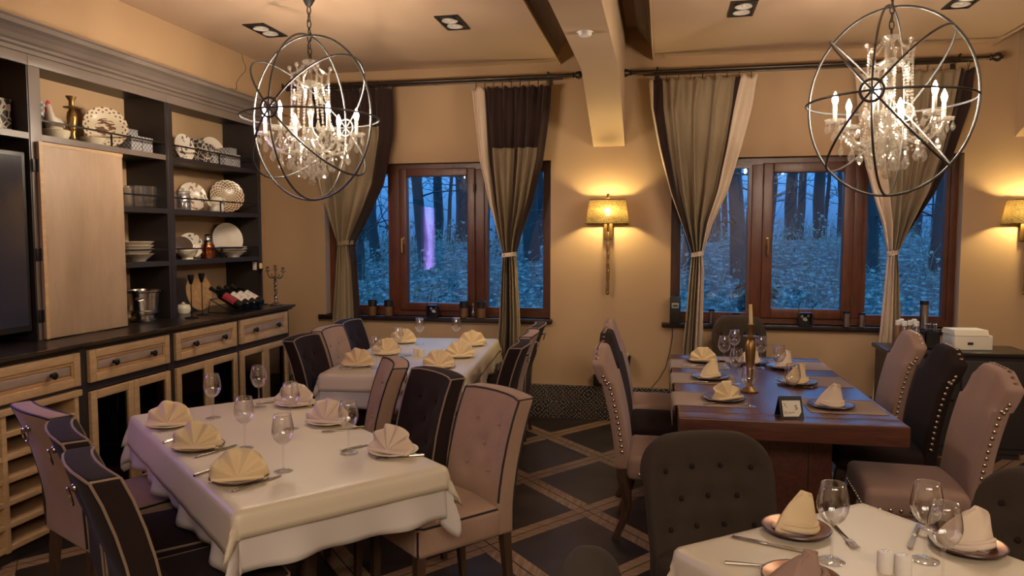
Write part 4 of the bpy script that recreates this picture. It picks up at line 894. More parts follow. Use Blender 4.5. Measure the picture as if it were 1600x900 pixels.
# ------------------------------------------------------------------ chairs (each faces +x in its own frame)
def studs(t, name, bm, mat, places):
    o0 = build(name, bm, mat, t)
    for i, (p, n) in enumerate(places):
        o = o0 if i == 0 else o0.copy()
        if i: COL.objects.link(o)
        o.location = p
        if n: o.rotation_euler = V(n).to_track_quat('Z', 'Y').to_euler()
def parsons(label, main, pipe, ring=True):
    t = thing('dining_chair', label, 'chair'); W_ = .215; zt = .94; z0 = .34
    def bend(p):
        h = max(0, (p.z-.46)/(zt-.46)); k = (p.y/W_)
        q = V(p); q.x += -.035*h - .085*h*h - .030*(1-k*k)*sstep(.05, .5, h) ; q.z += -.006*k*k*sstep(.8, 1, h)
        return q
    btn = [(-.085, .80), (.085, .80), (0, .70), (-.085, .60), (.085, .60)]
    def back(p):
        q = bend(p)
        if p.x > -.20:
            for by, bz in btn: q.x -= .012*1.4*math.exp(-((p.y-by)**2+(p.z-bz)**2)/.0018)
        return q
    bm = B(); rbox(bm, (-.265, -W_, z0), (-.175, W_, zt), .018, 3, (2, 14, 20), back); build('backrest', bm, main, t, 60)
    studs(t, 'button', one(ball, (0, 0, 0), .009, 8, 5), main, [(bend(V((-.1745, by, bz)))-V((.010, 0, 0)), None) for by, bz in btn])
    bm = B(); rbox(bm, (-.19, -.225, z0), (.235, .225, .475), .03, 3, (4, 4, 1), lambda p: V((p.x, p.y, p.z + (.014*(1-(p.y/.225)**2) if p.z > .44 else 0)))); build('seat', bm, main, t, 60)
    bm = B(); e = .005
    for x in (-.178, -.262):
        pts = [V((x, -W_+e, z0+.15 if x > -.2 else z0+.02))] + [V((x, -W_+e, z)) for z in (.55, .65, .75, .85, .93)] + [V((x, -W_+.012, zt-.01))] + [V((x, y, zt-e)) for y in (-.15, -.08, 0, .08, .15)] + [V((x, W_-.012, zt-.01))] + [V((x, W_-e, z)) for z in (.93, .85, .75, .65, .55)] + [V((x, W_-e, z0+.15 if x > -.2 else z0+.02))]
        tube(bm, [bend(p) for p in pts], .0048, 6)
    for s in (-1, 1): tube(bm, [bend(V((x, s*(W_-e*1.2), zt-e*1.6))) for x in (-.178, -.22, -.262)], .0048, 6)
    pts = [(-.17, -.219, .468), (.20, -.219, .468), (.222, -.205, .468), (.229, -.19, .470), (.229, 0, .483), (.229, .19, .470), (.222, .205, .468), (.20, .219, .468), (-.17, .219, .468)]
    tube(bm, pts, .0048, 6)
    for s in (-1, 1): tube(bm, [(.226, s*.214, .46), (.226, s*.214, z0+.01)], .005, 5)
    build('piping', bm, pipe, t)
    for a in (0, 1):
        for s in (-1, 1):
            bm = B(); x = .205 if a else -.23; y = s*.19; k = .02 if a else -.05; top = [(x-.021, y-.021), (x+.021, y-.021), (x+.021, y+.021), (x-.021, y+.021)]
            v1 = [bm.verts.new((p[0], p[1], z0+.005)) for p in top]; v0 = [bm.verts.new((x+k*.6+(p[0]-x)*.62, y+(p[1]-y)*.62, 0)) for p in top]
            bm.faces.new(v1); bm.faces.new(v0[::-1])
            for i in range(4): bm.faces.new((v0[i], v0[(i+1) % 4], v1[(i+1) % 4], v1[i]))
            build('leg', bm, 'leg_wood', t)
    if ring:
        c0 = bend(V((-.268, 0, .86))); bm = B(); ball(bm, c0, .014, 10, 6); tube(bm, [c0+V((-.014-.006*sin(a), .028*cos(a), -.026+.028*sin(a))) for a in [2*pi*i/16 for i in range(16)]], .004, 6, True); r = build('pull_ring', bm, 'steel', t); r['label'] = 'metal pull ring'
    return t
def nail_chair(label, main):
    t = thing('dining_chair', label, 'chair'); W_ = .235; zt = 1.04; z0 = .40
    def bend(p):
        h = max(0, (p.z-.46)/(zt-.46)); k = abs(p.y/W_); q = V(p); q.x += -.05*h - .085*h*h
        if p.z > .9: q.z -= (.05*sstep(.40, .88, k) + .015*sstep(.8, 1, k))*sstep(.78, 1.0, p.z)
        return q
    bm = B(); rbox(bm, (-.262, -W_, z0), (-.188, W_, zt), .022, 3, (2, 16, 16), bend); build('backrest', bm, main, t, 60)
    bm = B(); rbox(bm, (-.20, -.245, .36), (.25, .245, .475), .035, 3, (4, 6, 1), lambda p: V((p.x, p.y*(1 - .0*p.x), p.z + (.018*(1-(p.y/.245)**2) if p.z > .44 else 0) + (.012*cos(p.y*13) if p.z < .39 else 0)))); build('seat', bm, main, t, 60)
    st = []
    def stud(p, n): st.append((V(p), n))
    for s in (-1, 1):
        for i in range(16): stud(bend(V((-.22, s*(W_+.0005), .50+.031*i))), (0, s, 0))
        for i in range(8): stud(V((-.13+.045*i, s*.2455, .385)), (0, s, 0))
    for i in range(11): y = -.19+.038*i; stud(bend(V((-.23, y, zt+.0005))), (0, 0, 1)); stud(V((.2505, y, .385)), (1, 0, 0))
    studs(t, 'nailhead', one(lathe, [(.0105, -.001), (.0086, .0045), (.004, .007), (0, .0074)], 7), 'nail', st)
    for s in (-1, 1):
        bm = B(); tube(bm, [(.20, s*.195, .38), (.222, s*.205, .33), (.232, s*.21, .26), (.215, s*.205, .16), (.20, s*.20, .08), (.205, s*.20, .02), (.215, s*.205, 0)], [.032, .034, .03, .022, .016, .018, .02], 8); build('leg', bm, 'leg_wood', t)
        bm = B(); tube(bm, [(-.225, s*.19, .42), (-.222, s*.192, .35), (-.200, s*.195, .27), (-.196, s*.197, .20), (-.215, s*.196, .11), (-.245, s*.195, .04), (-.262, s*.195, 0)], [.030, .032, .029, .025, .021, .019, .020], 8); build('leg', bm, 'leg_wood', t)
    return t
def tufted(label):
    t = thing('dining_chair', label, 'chair'); W_ = .25; zt = .885; z0 = .36
    btn = [(y, .765) for y in (-.165, -.055, .055, .165)] + [(y, .655) for y in (-.11, 0, .11)] + [(y, .55) for y in (-.165, -.055, .055, .165)]
    def bend(p):
        q = V(p); h = max(0, (p.z-.46)/(zt-.46)); k = p.y/W_
        top = .12*(1-sqrt(max(0, 1-max(0, (abs(k)-.5)/.5)**2)))*sstep(.60, 1, h); q.z -= top + .018*(k*k)*h
        q.y *= 1+.06*h; q.x += -.10*h + .06*k*k
        return q
    def back(p):
        q = bend(p)
        if p.x > -.22:
            for by, bz in btn: q.x -= .016*math.exp(-((p.y-by)**2+(p.z-bz)**2)/.0011)
        return q
    bm = B(); rbox(bm, (-.285, -W_, z0), (-.195, W_, zt), .035, 4, (2, 26, 20), back); build('backrest', bm, 'tuft_brown', t, 60)
    studs(t, 'button', one(ball, (0, 0, 0), .011, 8, 5), 'linen_brown', [(bend(V((-.1945, by, bz)))-V((.012, 0, 0)), None) for by, bz in btn])
    bm = B(); rbox(bm, (-.21, -.245, .36), (.24, .245, .48), .04, 3, (4, 4, 1), lambda p: V((p.x, p.y, p.z + (.016*(1-(p.y/.245)**2) if p.z > .44 else 0)))); build('seat', bm, 'tuft_brown', t, 60)
    studs(t, 'nailhead', one(ball, (0, 0, 0), .006, 6, 4), 'nail', [(bend(V((-.288, s*(W_-.02), .44+.027*i))), None) for s in (-1, 1) for i in range(15)])
    for a in (-.22, .20):
        for s in (-1, 1): bm = B(); lathe(bm, [(0, 0), (.015, 0), (.024, .37), (0, .37)], 10, (a, s*.2, 0)); build('leg', bm, 'leg_wood', t)
    return t
G1 = 'upholstered chairs with contrasting piping'; G2 = 'linen chairs with nailhead trim'; G3 = 'tufted brown chairs'
def face(ctr, a, dist, along, side, turn=0.0):
    """place beside a table: side is the outward angle, along the shift along that side"""
    n = V((cos(side), sin(side))); e = V((-n.y, n.x)); p = V(ctr)+n*dist+e*along; return (p.x, p.y, 0), side+pi+turn
pm = parsons('', 'velvet_mauve', 'piping_dark'); pd = parsons('', 'velvet_dark', 'piping_beige'); nm = nail_chair('', 'linen_mauve'); nd = nail_chair('', 'linen_brown'); tu = tufted('')
first = {id(pm): 1, id(pd): 1, id(nm): 1, id(nd): 1, id(tu): 1}
def put(o, label, loc, rz, group):
    if first.pop(id(o), 0): o.location = loc; o.rotation_euler = (0, 0, rz); o['label'] = label; o['group'] = group; return o
    return again(o, label, loc, rz, group)
nR = T1r-pi/2; nL = T1r+pi/2    # outward angles of the long sides of table 1
def seat1(o, label, side, along, dist, turn): l, r_ = face(T1c, 0, dist, along, side, turn); put(o, label, l, r_, G1)
seat1(pm, 'mauve velvet chair with dark piping, nearest on the right of the near left table', nR, -.494, .572, .0)
seat1(pd, 'dark brown velvet chair with pale piping, middle on the right of the near left table', nR, .10, .60, -.03)
seat1(pm, 'mauve velvet chair with dark piping, farthest on the right of the near left table', nR, .64, .60, -.36)
seat1(pm, 'mauve velvet chair with dark piping, farthest on the left of the near left table', nL, -.46, .50, .25)
seat1(pd, 'dark velvet chair with pale piping between two others left of the near left table', nL, .07, .44, -.02)
seat1(pd, 'dark velvet chair with pale piping and pull ring, nearest the camera at left', nL, .58, .44, .03)
for o, y, l in ((pd, 4.92, 'dark velvet chair, nearest on the left of the rear left table'), (pm, 5.45, 'mauve velvet chair in the middle on the left of the rear left table'), (pd, 5.93, 'dark velvet chair behind the mauve one, by the curtain in the left corner')):
    put(o, l, (-2.20-.09*(y-4.92), y, 0), radians(2), G1)
for o, y, l in ((pd, 4.88, 'dark velvet chair in profile, nearest on the right of the rear left table'), (pm, 5.43, 'mauve velvet chair in profile, middle on the right of the rear left table'), (pd, 5.98, 'tall looking dark velvet chair in profile, last on the right of the rear left table')):
    put(o, l, (-1.27-.06*(y-4.88), y, 0), radians(180+3), G1)
for o, y, dx, l in ((nm, 4.18, -.01, 'mauve linen nailhead chair, nearest on the left of the plank table'), (nd, 4.86, -.03, 'dark brown linen nailhead chair in the middle left of the plank table'), (nm, 5.42, -.05, 'mauve linen nailhead chair, farthest on the left of the plank table')):
    put(o, l, (.04+dx, y, 0), 0, G2)
for o, y, dx, l in ((nm, 3.88, 0, 'mauve linen nailhead chair, nearest on the right of the plank table'), (nd, 4.56, .02, 'dark brown linen nailhead chair in the middle right of the plank table'), (nm, 5.18, .02, 'mauve linen nailhead chair, farthest on the right of the plank table')):
    put(o, l, (1.21+dx, y, 0), pi+radians(-3), G2)
put(tu, 'large brown tufted chair behind the small white table, in front of the plank table', (.275, 2.66, 0), radians(-70), G3)
put(tu, 'brown tufted chair at the right edge beside the small white table', (1.06, 2.42, 0), radians(222), G3)
put(tu, 'brown tufted chair of which only the top shows at the bottom edge', (.155, 1.68, 0), radians(4), G3)
put(tu, 'brown tufted chair at the far end of the plank table below the window', (.63, 6.03, 0), -pi/2, G3).scale = (1, .82, 1.13)

# ------------------------------------------------------------------ table ware
def napkin_fan(label, mat='napkin_cream', R=.105, tilt=48, seed=0):
    rn = random.Random(seed); T = radians(tilt); up = V((0, cos(T), sin(T))); nn = V((0, -sin(T), cos(T))); t = thing('folded_napkin', label, 'napkin')
    ph = rn.uniform(0, 1); rn_a, rn_b = rn.uniform(0, 4), rn.choice((0, .5, 1)); a0, a1 = -.10*pi + rn.uniform(-.1, .1), 1.08*pi + rn.uniform(-.1, .1)
    def fn(u, v):
        a = a0+(a1-a0)*u; r = R*v*(1 - .035*abs(sin(u*pi*5+ph)))*(1-.10*rn_a*(u-.5)**2)
        tri = abs(((u*(5+rn_b)+ph) % 1)*2-1)*2-1; tri = tri*(1.25-.25*tri*tri)
        p = V((0, -.045, .012)) + V((1, 0, 0))*r*cos(a)*1.02 + up*r*sin(a) + nn*(.016*v*tri - .02*v*v*abs(cos(a)))
        p.z = max(p.z, .006); return p
    bm = B(); grid(bm, fn, 56, 7); build('fan', bm, mat, t, 40, solid=.003)
    bm = B()
    for k, (rr, z) in enumerate(((.098, .004), (.09, .011))):
        pts = [(rr*cos(a), -.05+.6*rr*sin(a)) for a in [pi*i/18 for i in range(19)]]; prism(bm, pts, z, z+.005, 2)
    tube(bm, [(-.09, -.052, .011), (0, -.060, .013), (.09, -.052, .011)], .008, 8); build('folded_base', bm, mat, t, 40)
    return t
def napkin_cone(label, mat='napkin_cream', h=.115, seed=0):
    rn = random.Random(seed); t = thing('folded_napkin', label, 'napkin'); ph = rn.uniform(0, 6)
    def fn(u, v):
        a = (u-.5)*4.3; k = (1-v); q = k**.72; w_ = 1 + .16*cos(3*a+ph) + .07*sin(5*a+ph*2)
        return V((.070*sin(a)*q*w_ + .026*v*v + .016*sin(a)*v, .050*(1-cos(a))*q*w_ - .045*k + .012*v*cos(2*a), .004 + h*v*(1-.10*abs(sin(a*.5+.4))) - .012*k*abs(a)*v))
    bm = B(); grid(bm, fn, 30, 12); build('cone', bm, mat, t, 60, solid=.004)
    bm = B(); pts = [V((.066*sin(a), .055*(1-cos(a))-.05, .012+.006*sin(a*2+ph))) for a in [(-1.9+3.8*i/20) for i in range(21)]]; tube(bm, pts, [.006+.004*sin(pi*i/20) for i in range(21)], 8)
    tube(bm, [p+V((.004, .006, .012)) for p in pts[4:-4]], .006, 8); build('turned_cuff', bm, mat, t, 60)
    return t
def glass():
    t = thing('wine_glass', '', 'glass'); pr = [(0, .0035), (.034, .001), (.0365, .0005), (.0365, .002), (.02, .005), (.006, .010), (.0042, .02), (.004, .095), (.006, .102), (.02, .110), (.033, .125), (.041, .145), (.0425, .160), (.040, .18), (.035, .205), (.032, .218), (.0312, .2185), (.034, .205), (.039, .18), (.0415, .16), (.040, .146), (.032, .127), (.018, .113), (0, .108)]
    build('bowl', one(lathe, pr[9:], 32), 'wine_glass', t, 80); build('stem', one(lathe, pr[:11], 24), 'wine_glass', t, 80)
    build('rim', one(tube, [(.0317*cos(a), .0317*sin(a), .2185) for a in [2*pi*i/32 for i in range(32)]], .0009, 5, True), 'steel_rim', t); return t
thin('steel_rim', (.9, .9, .9, 1), .35, .8, .05)
def plate(mat, rim=None, r=.103):
    t = thing('plate', '', 'plate'); bm = B(); lathe(bm, plate_prof(r, .016), 40); build('dish', bm, mat, t, 50)
    if rim: build('rim', one(tube, [(r*cos(a), r*sin(a), .0165) for a in [2*pi*i/48 for i in range(48)]], .0035, 6, True), rim, t)
    return t
def knife():
    t = thing('knife', '', 'knife'); bm = B(); rbox(bm, (-.105, -.007, 0), (.0, .007, .007), .0034, 2, (4, 1, 1)); build('handle', bm, 'steel', t)
    bm = B(); prism(bm, [(0, -.006), (.06, -.008), (.095, -.007), (.108, .003), (.105, .007), (.06, .007), (0, .005)], .002, .0045, 2); build('blade', bm, 'steel', t); return t
def fork():
    t = thing('fork', '', 'fork'); bm = B(); tube(bm, [(-.10, 0, .003), (-.05, 0, .004), (.0, 0, .005), (.035, 0, .006)], [.006, .005, .003, .003], 8); build('handle', bm, 'steel', t)
    bm = B(); prism(bm, [(.033, -.003), (.045, -.011), (.062, -.0115), (.062, .0115), (.045, .011), (.033, .003)], .004, .0065, 2)
    for k in range(4): y = -.0095+.0063*k; box(bm, (.061, y-.0016, .004), (.098, y+.0016, .0062))
    build('tines', bm, 'steel', t); return t
FIRST = {}
def item(key, mk, label, loc, rz, group):
    if key not in FIRST: o = mk(); FIRST[key] = o; o.location = loc; o.rotation_euler = (0, 0, rz); o['label'] = label; o['group'] = group; return o
    return again(FIRST[key], label, loc, rz, group)
def cutlery(kind, label, a, b, z, group, metal=None):
    p, q = AZ(a[0], a[1], z), AZ(b[0], b[1], z); m = (p+q)/2; return item(kind, knife if kind == 'knife' else fork, label, (m.x, m.y, z), atan2((q-p).y, (q-p).x), group)
FACE = radians(11.4)          # fans look towards the middle of the room
def setting(px, py, z, pl, pm_, prim, nap, where, table, turn=0.0, seed=0, gmat='napkin_cream', R=.105, r=.103):
    p = AZ(px, py, z+.01); p.z = z
    item(pl, lambda: plate(pm_, prim, r), '%s at the %s' % (table[1 if not prim else 2], where), p, 0, 'plates on '+table[0])
    n = napkin_fan('fan folded napkin at the %s' % where, gmat, R, 66, seed) if nap == 'fan' else napkin_cone('pointed napkin on the plate at the %s' % where, gmat, .115, seed)
    if gmat == 'linen_mauve': n.scale = (1.15, 1.1, .62)
    n.location = p+V((0, 0, .0085)); n.rotation_euler = (0, 0, FACE+turn); n['group'] = 'napkins on '+table[0]
t1 = ('the near left table', 'cream plate', 'brown rimmed cream plate')
for k, (px, py, rim, wh, tn) in enumerate(((267, 662, 0, 'far left place of the near left table', .1), (310, 697, 1, 'middle left place of the near left table', .05), (374, 745, 1, 'place of the near left table nearest the camera', .25),
        (462, 630, 0, 'far right place of the near left table', -.1), (514, 658, 0, 'middle right place of the near left table', -.25), (615, 704, 0, 'near right place of the near left table', -.45))):
    setting(px, py, ZC, 't1plate%d' % rim, 'ceramic_cream', 'plate_rim' if rim else None, 'fan', wh, t1, tn, k, 'napkin_cream' if k < 3 else 'napkin_pale', .112)
for px, py, wh in ((333, 653, 'second from the left end'), (405, 636, 'at the far edge beside the cabinet doors'), (383, 700, 'behind the nearest napkin'), (443, 736, 'nearest the camera'), (455, 670, 'in front of the far right napkin'), (545, 708, 'by the near right napkin')):
    item('glass', glass, 'empty wine glass on the near left table, '+wh, AZ(px, py, ZC), 0, 'wine glasses')
G = 'cutlery on the near left table'
cutlery('knife', 'knife beside the far left plate of the near left table', (256, 673), (304, 662), ZC, G); cutlery('knife', 'knife beside the middle left plate of the near left table', (300, 717), (374, 695), ZC, G)
cutlery('knife', 'knife beside the plate nearest the camera on the near left table', (365, 768), (437, 745), ZC, G)
cutlery('fork', 'fork behind the plate nearest the camera on the near left table', (326, 737), (352, 729), ZC, G); cutlery('fork', 'fork behind the middle left plate of the near left table', (272, 688), (300, 680), ZC, G)
cutlery('fork', 'fork beside the middle right plate of the near left table', (560, 669), (512, 675), ZC, G); cutlery('knife', 'knife behind the near right plate of the near left table', (552, 701), (583, 695), ZC, G)
cutlery('fork', 'fork in front of the near right plate', (658, 712), (590, 718), ZC, G); cutlery('knife', 'knife behind the far right plate of the near left table', (418, 630), (445, 627), ZC, G)
t2 = ('the rear left table', 'cream plate', '')
for k, (px, py, wh) in enumerate(((560, 570, 'near left place of the rear left table'), (604, 552, 'middle left place of the rear left table'), (630, 534, 'far left place of the rear left table'), (686, 572, 'near right place of the rear left table'), (719, 556, 'middle right place of the rear left table'), (738, 538, 'far right place of the rear left table'))):
    setting(px, py, ZC, 't2plate', 'ceramic_cream', None, 'fan', wh, t2, 0, 10+k, 'napkin_cream', .118)
for px, py, wh in ((588, 576, 'nearest the mauve chair'), (622, 557, 'left of the salt shaker'), (656, 538, 'before the window, left of two'), (713, 537, 'before the window, right of two')):
    item('glass', glass, 'empty wine glass on the rear left table, '+wh, AZ(px, py, ZC), 0, 'wine glasses')
G = 'cutlery on the rear left table'
cutlery('knife', 'knife in front of the near left plate of the rear left table', (532, 576), (578, 575), ZC, G); cutlery('knife', 'knife beside the near right plate of the rear left table', (690, 582), (716, 570), ZC, G)
cutlery('fork', 'fork beside the middle left plate of the rear left table', (612, 560), (640, 556), ZC, G)
def shaker(label, p, r, h, mat, group):
    t = thing('salt_shaker', label, 'shaker', p, 0, group); build('body', one(lathe, [(0, 0), (r*.95, 0), (r, .004), (r, h*.86), (r*.9, h*.95), (r*.6, h), (0, h)], 20), mat, t)
    bm = B()
    for k in range(5): a = 2*pi*k/5; lathe(bm, [(0, 0), (.0018, .0002), (0, .0006)], 6, (r*.35*cos(a), r*.35*sin(a), h))
    build('holes', bm, 'ink', t); return t
shaker('cream salt shaker in the middle of the rear left table', AZ(651, 556, ZC), .024, .065, 'ceramic_cream', 'salt and pepper'); shaker('second cream shaker right beside the salt on the rear left table', AZ(658, 557, ZC), .024, .06, 'ceramic_cream', 'salt and pepper')
# --- plank table
def mat_on(label, cx, cy, w, d, drop=0, side=-1, rz=0):
    t = thing('placemat', label, 'placemat', (cx, cy, TT+.0012), rz, 'grey placemats'); bm = B()
    def fn(u, v):
        x = (u-.5)*w; y = (v-.5)*d
        if drop and side*x > w/2-drop:
            e = side*x-(w/2-drop); r = .012
            if e < r*pi/2: return V((side*(w/2-drop+r*sin(e/r)), y, -r*(1-cos(e/r))))
            return V((side*(w/2-drop+r+.004), y, -r-(e-r*pi/2)))
        return V((x, y, .0005))
    grid(bm, fn, 44, 10); build('cloth', bm, 'placemat', t, 60, solid=.002); return t
Lx = WTc.x-WTx; Rx = WTc.x+WTx
for y, w_, l in ((4.20, .50, 'grey placemat hanging over the left edge of the plank table, nearest'), (4.82, .50, 'grey placemat hanging over the left edge of the plank table, middle'), (5.37, .50, 'grey placemat hanging over the left edge of the plank table, farthest')):
    mat_on(l, Lx+.25-.12, y, w_, .36, .118, -1, radians(.8))
for y, x, l in ((4.16, Rx-.205, 'grey placemat at the right edge of the plank table, nearest'), (4.86, Rx-.205, 'grey placemat at the right edge of the plank table, middle'), (5.44, Rx-.2, 'pale placemat at the right edge of the plank table, farthest')):
    mat_on(l, x, y, .38, .34, 0, 1, radians(.8))
mat_on('pale placemat under the window at the far end of the plank table', .56, 5.60, .36, .26, 0, 1, radians(1.5))
tw = ('the plank table', 'dark stoneware plate', 'dark stoneware plate'); zm = TT+.0035
for k, (px, py, wh, nt, tn) in enumerate(((1098, 563, 'far left place of the plank table', 'fan', -.2), (1110, 589, 'middle left place of the plank table', 'cone', .5), (1131, 622, 'near left place of the plank table', 'fan', .5), (1246, 597, 'middle right place of the plank table', 'cone', .3), (1298, 633, 'near right place of the plank table', 'cone', .1), (1225, 573, 'far right place of the plank table', 'cone', .4), (1172, 566, 'window end of the plank table', 'cone', 0))):
    setting(px, py, zm, 'wplate', 'plate_grey', 'plate_rim', nt, wh, tw, tn, 20+k, 'napkin_cream' if k < 4 else 'napkin_pale', .10, .115)
for px, py, wh in ((1131, 574, 'left one of the far pair'), (1147, 562, 'farthest, by the window end'), (1150, 600, 'behind the middle left napkin'), (1170, 635, 'in front of the candlestick'), (1188, 575, 'right of the candlestick'), (1216, 592, 'before the far right napkin'), (1237, 632, 'behind the table card')):
    item('glass', glass, 'empty wine glass on the plank table, '+wh, AZ(px, py, TT+.001), 0, 'wine glasses')
G = 'cutlery on the plank table'
cutlery('knife', 'knife on the farthest left placemat of the plank table', (1063, 572), (1112, 571), zm, G); cutlery('knife', 'knife on the middle left placemat of the plank table', (1083, 598), (1130, 597), zm, G); cutlery('fork', 'fork on the nearest left placemat of the plank table', (1095, 633), (1152, 627), zm, G)
cutlery('knife', 'knife on the middle right placemat of the plank table', (1262, 606), (1222, 601), zm, G)
p = AZ(1171, 612, TT+.001); t = thing('candlestick', 'tall old brass candlestick with a leaning cream candle on the plank table', 'candlestick', p)
build('stem', one(lathe, [(0, 0), (.05, 0), (.052, .008), (.03, .02), (.016, .035), (.013, .06), (.02, .12), (.027, .19), (.03, .25), (.026, .29), (.014, .31), (.016, .315), (.044, .32), (.045, .326), (.016, .332), (.014, .36), (.02, .375), (.022, .395), (.016, .395), (0, .385)], 24), 'brass_old', t)
build('candle', one(tube, [(0, 0, .385), (-.002, 0, .45), (-.005, 0, .51)], [.0115, .010, .009], 12), 'wax', t)
# table card: folded dark stand with a cream card
p = AZ(1233, 651, TT+.001); t = thing('table_card', 'small dark tent stand with cream table card on the plank table', 'card', p, radians(13)); hw = .058
bm = B()
for s in (-1, 1): prism(bm, [(s*.045, 0), (s*.041, 0), (0, .098), (0, .104)], -hw, hw, 0)
build('stand', bm, 'black_plastic', t)
cardrot = Matrix.Rotation(-radians(24), 4, 'X')
def on_card(bm):
    for v in bm.verts: v.co = Matrix.Translation((0, -.048, .004)) @ cardrot @ v.co
bm = B(); prism(bm, [(-.046, .008), (.03, .008), (.046, .03), (.046, .088), (-.046, .088)], -.0012, .0, 1)
on_card(bm); c = build('card', bm, 'paper', t)
tc = bpy.data.curves.new('numeral', 'FONT'); tc.body = '5'; tc.size = .034; tc.extrude = .0004; to = bpy.data.objects.new('numeral', tc); COL.objects.link(to)
bpy.context.view_layer.update(); me = bpy.data.meshes.new_from_object(to.evaluated_get(bpy.context.evaluated_depsgraph_get())); bpy.data.objects.remove(to)
bm = B(); bm.from_mesh(me)
for v in bm.verts: v.co = V((v.co.x+.014, -.0018-v.co.z, v.co.y+.042))
on_card(bm); build('numeral', bm, 'ink', c)
bm = B()
for pts in ([(-.038, .02), (-.036, .036), (-.03, .02), (-.026, .034), (-.02, .022), (-.012, .03), (-.006, .024), (.004, .03), (.012, .026)], [(-.038, .075), (-.03, .07), (-.034, .06)], [(-.028, .058), (-.022, .052)]): tube(bm, [(x, -.0016, z) for x, z in pts], .0011, 4)
on_card(bm); build('handwriting', bm, 'ink', c)
# --- small white table at the lower right
z4 = TT+.0052
t4 = ('the small white table', 'bronze glazed plate', '')
for k, (px, py, wh, tn, m_) in enumerate(((1244, 826, 'left place of the small white table', .25, 'napkin_cream'), (1512, 852, 'right place of the small white table', -.2, 'napkin_pale'), (1252, 905, 'bottom edge of the small white table', .6, 'linen_mauve'))):
    setting(px, py, z4, 'bplate', 'bronze_plate', 'plate_rim', 'cone', wh, t4, tn, 30+k, m_, .1, .098)
for px, py, wh in ((1299, 876, 'left of the shakers'), (1445, 875, 'behind another glass'), (1472, 917, 'nearest the camera')):
    item('glass', glass, 'empty wine glass on the small white table, '+wh, AZ(px, py, z4), 0, 'wine glasses')
shaker('white ceramic shaker at the left of the pair on the small white table', AZ(1383, 893, z4), .021, .058, 'white_plastic', 'salt and pepper'); shaker('white ceramic shaker at the right of the pair on the small white table', AZ(1411, 899, z4), .021, .058, 'white_plastic', 'salt and pepper')
G = 'cutlery on the small white table'
cutlery('knife', 'knife in front of the left plate of the small white table', (1145, 840), (1258, 863), z4, G); cutlery('fork', 'fork behind the left glass of the small white table', (1303, 822), (1333, 853), z4, G)
cutlery('knife', 'knife pointing down left of the right plate of the small white table', (1436, 820), (1420, 860), z4, G); cutlery('fork', 'fork at the bottom edge beside the mauve napkin', (1170, 884), (1215, 888), z4, G)
cutlery('knife', 'dark knife resting beside the right plate of the small white table', (1470, 838), (1500, 850), z4+.016, G)

# ------------------------------------------------------------------ things on the sills, the wall and the sideboard
def sillpos(px, W, dy=.0): return V((AY(px, 480, D+dy).x, D+dy, W[2]+.0005))
for px, wh in ((582, 'outer of the two left ones'), (607, 'inner of the two left ones'), (725, 'left of the two right ones'), (752, 'right of the two right ones')):
    t = thing('lidded_tin', 'brown tin with tall black lid on the left sill, '+wh, 'tin', sillpos(px, W1, -.03), 0, 'brown tins on the left sill')
    build('body', one(lathe, [(0, 0), (.036, 0), (.038, .004), (.038, .09), (0, .09)], 24), 'brown_tin', t); build('lid', one(lathe, [(.038, .088), (.041, .09), (.041, .15), (.036, .155), (0, .155)], 24), 'black_plastic', t)
def lantern(label, p):
    t = thing('lantern', label, 'lantern', p, 0, 'black candle lanterns'); h = .062
    bm = B(); rbox(bm, (-h*.8, -.035, 0), (h*.8, .035, .012), .003); rbox(bm, (-h*.8, -.035, .10), (h*.8, .035, .112), .003)
    for a in (-1, 1): box(bm, (a*h*.8-.006, -.034, .01), (a*h*.8+.006, .034, .10))
    box(bm, (-h*.8, .028, .01), (h*.8, .034, .1)); build('case', bm, 'black_metal', t)
    rn = random.Random(2); bm = B()
    for k in range(7): x = rn.uniform(-.028, .028); z = rn.uniform(.03, .085); lathe(bm, [(0, 0), (rn.uniform(.006, .016), .0005), (0, .001)], 9, (x, .026, z), mat=Matrix.Rotation(pi/2, 3, 'X'))
    build('cut_pattern', bm, 'label_white', t)
    bm = B(); tube(bm, [(-.05, 0, .11), (-.058, 0, .16), (-.035, 0, .22), (0, 0, .235), (.02, 0, .222), (.012, 0, .205)], .0028, 5); tube(bm, [(.05, 0, .11), (.056, 0, .15), (.05, 0, .17)], .0028, 5); build('wire_handle', bm, 'black_metal', t)
lantern('small black candle lantern with wire hook on the left sill', sillpos(676, W1, -.04)); lantern('small black candle lantern with wire hook on the right sill', sillpos(1259, W2, -.04))
t = thing('glass_bottle', 'slim clear glass bottle between the tins on the left sill', 'bottle', sillpos(739, W1, -.02)); build('vessel', one(lathe, [(0, 0), (.018, 0), (.02, .05), (.008, .08), (.008, .12), (.006, .12), (.006, .08), (0, .01)], 16), 'wine_glass', t); build('stopper', one(lathe, [(0, .115), (.009, .116), (.006, .13), (0, .132)], 10), 'board_wood', t)
for px, h, r, wh in ((1112, .13, .024, 'left of the dark chair'), (1150, .10, .026, 'behind the dark chair'), (1323, .13, .030, 'left one right of the lantern'), (1347, .12, .028, 'right one right of the lantern'), (1444, .23, .032, 'tall one at the right end')):
    t = thing('steel_canister', 'steel canister with black cap on the right sill, '+wh, 'canister', sillpos(px, W2, -.05), 0, 'steel canisters on the right sill')
    build('body', one(lathe, [(0, 0), (r, 0), (r, h*.86), (0, h*.86)], 20), 'steel', t); build('cap', one(lathe, [(r*1.02, h*.85), (r*1.04, h), (r*.5, h*1.02), (0, h*1.02)], 20), 'black_plastic', t)
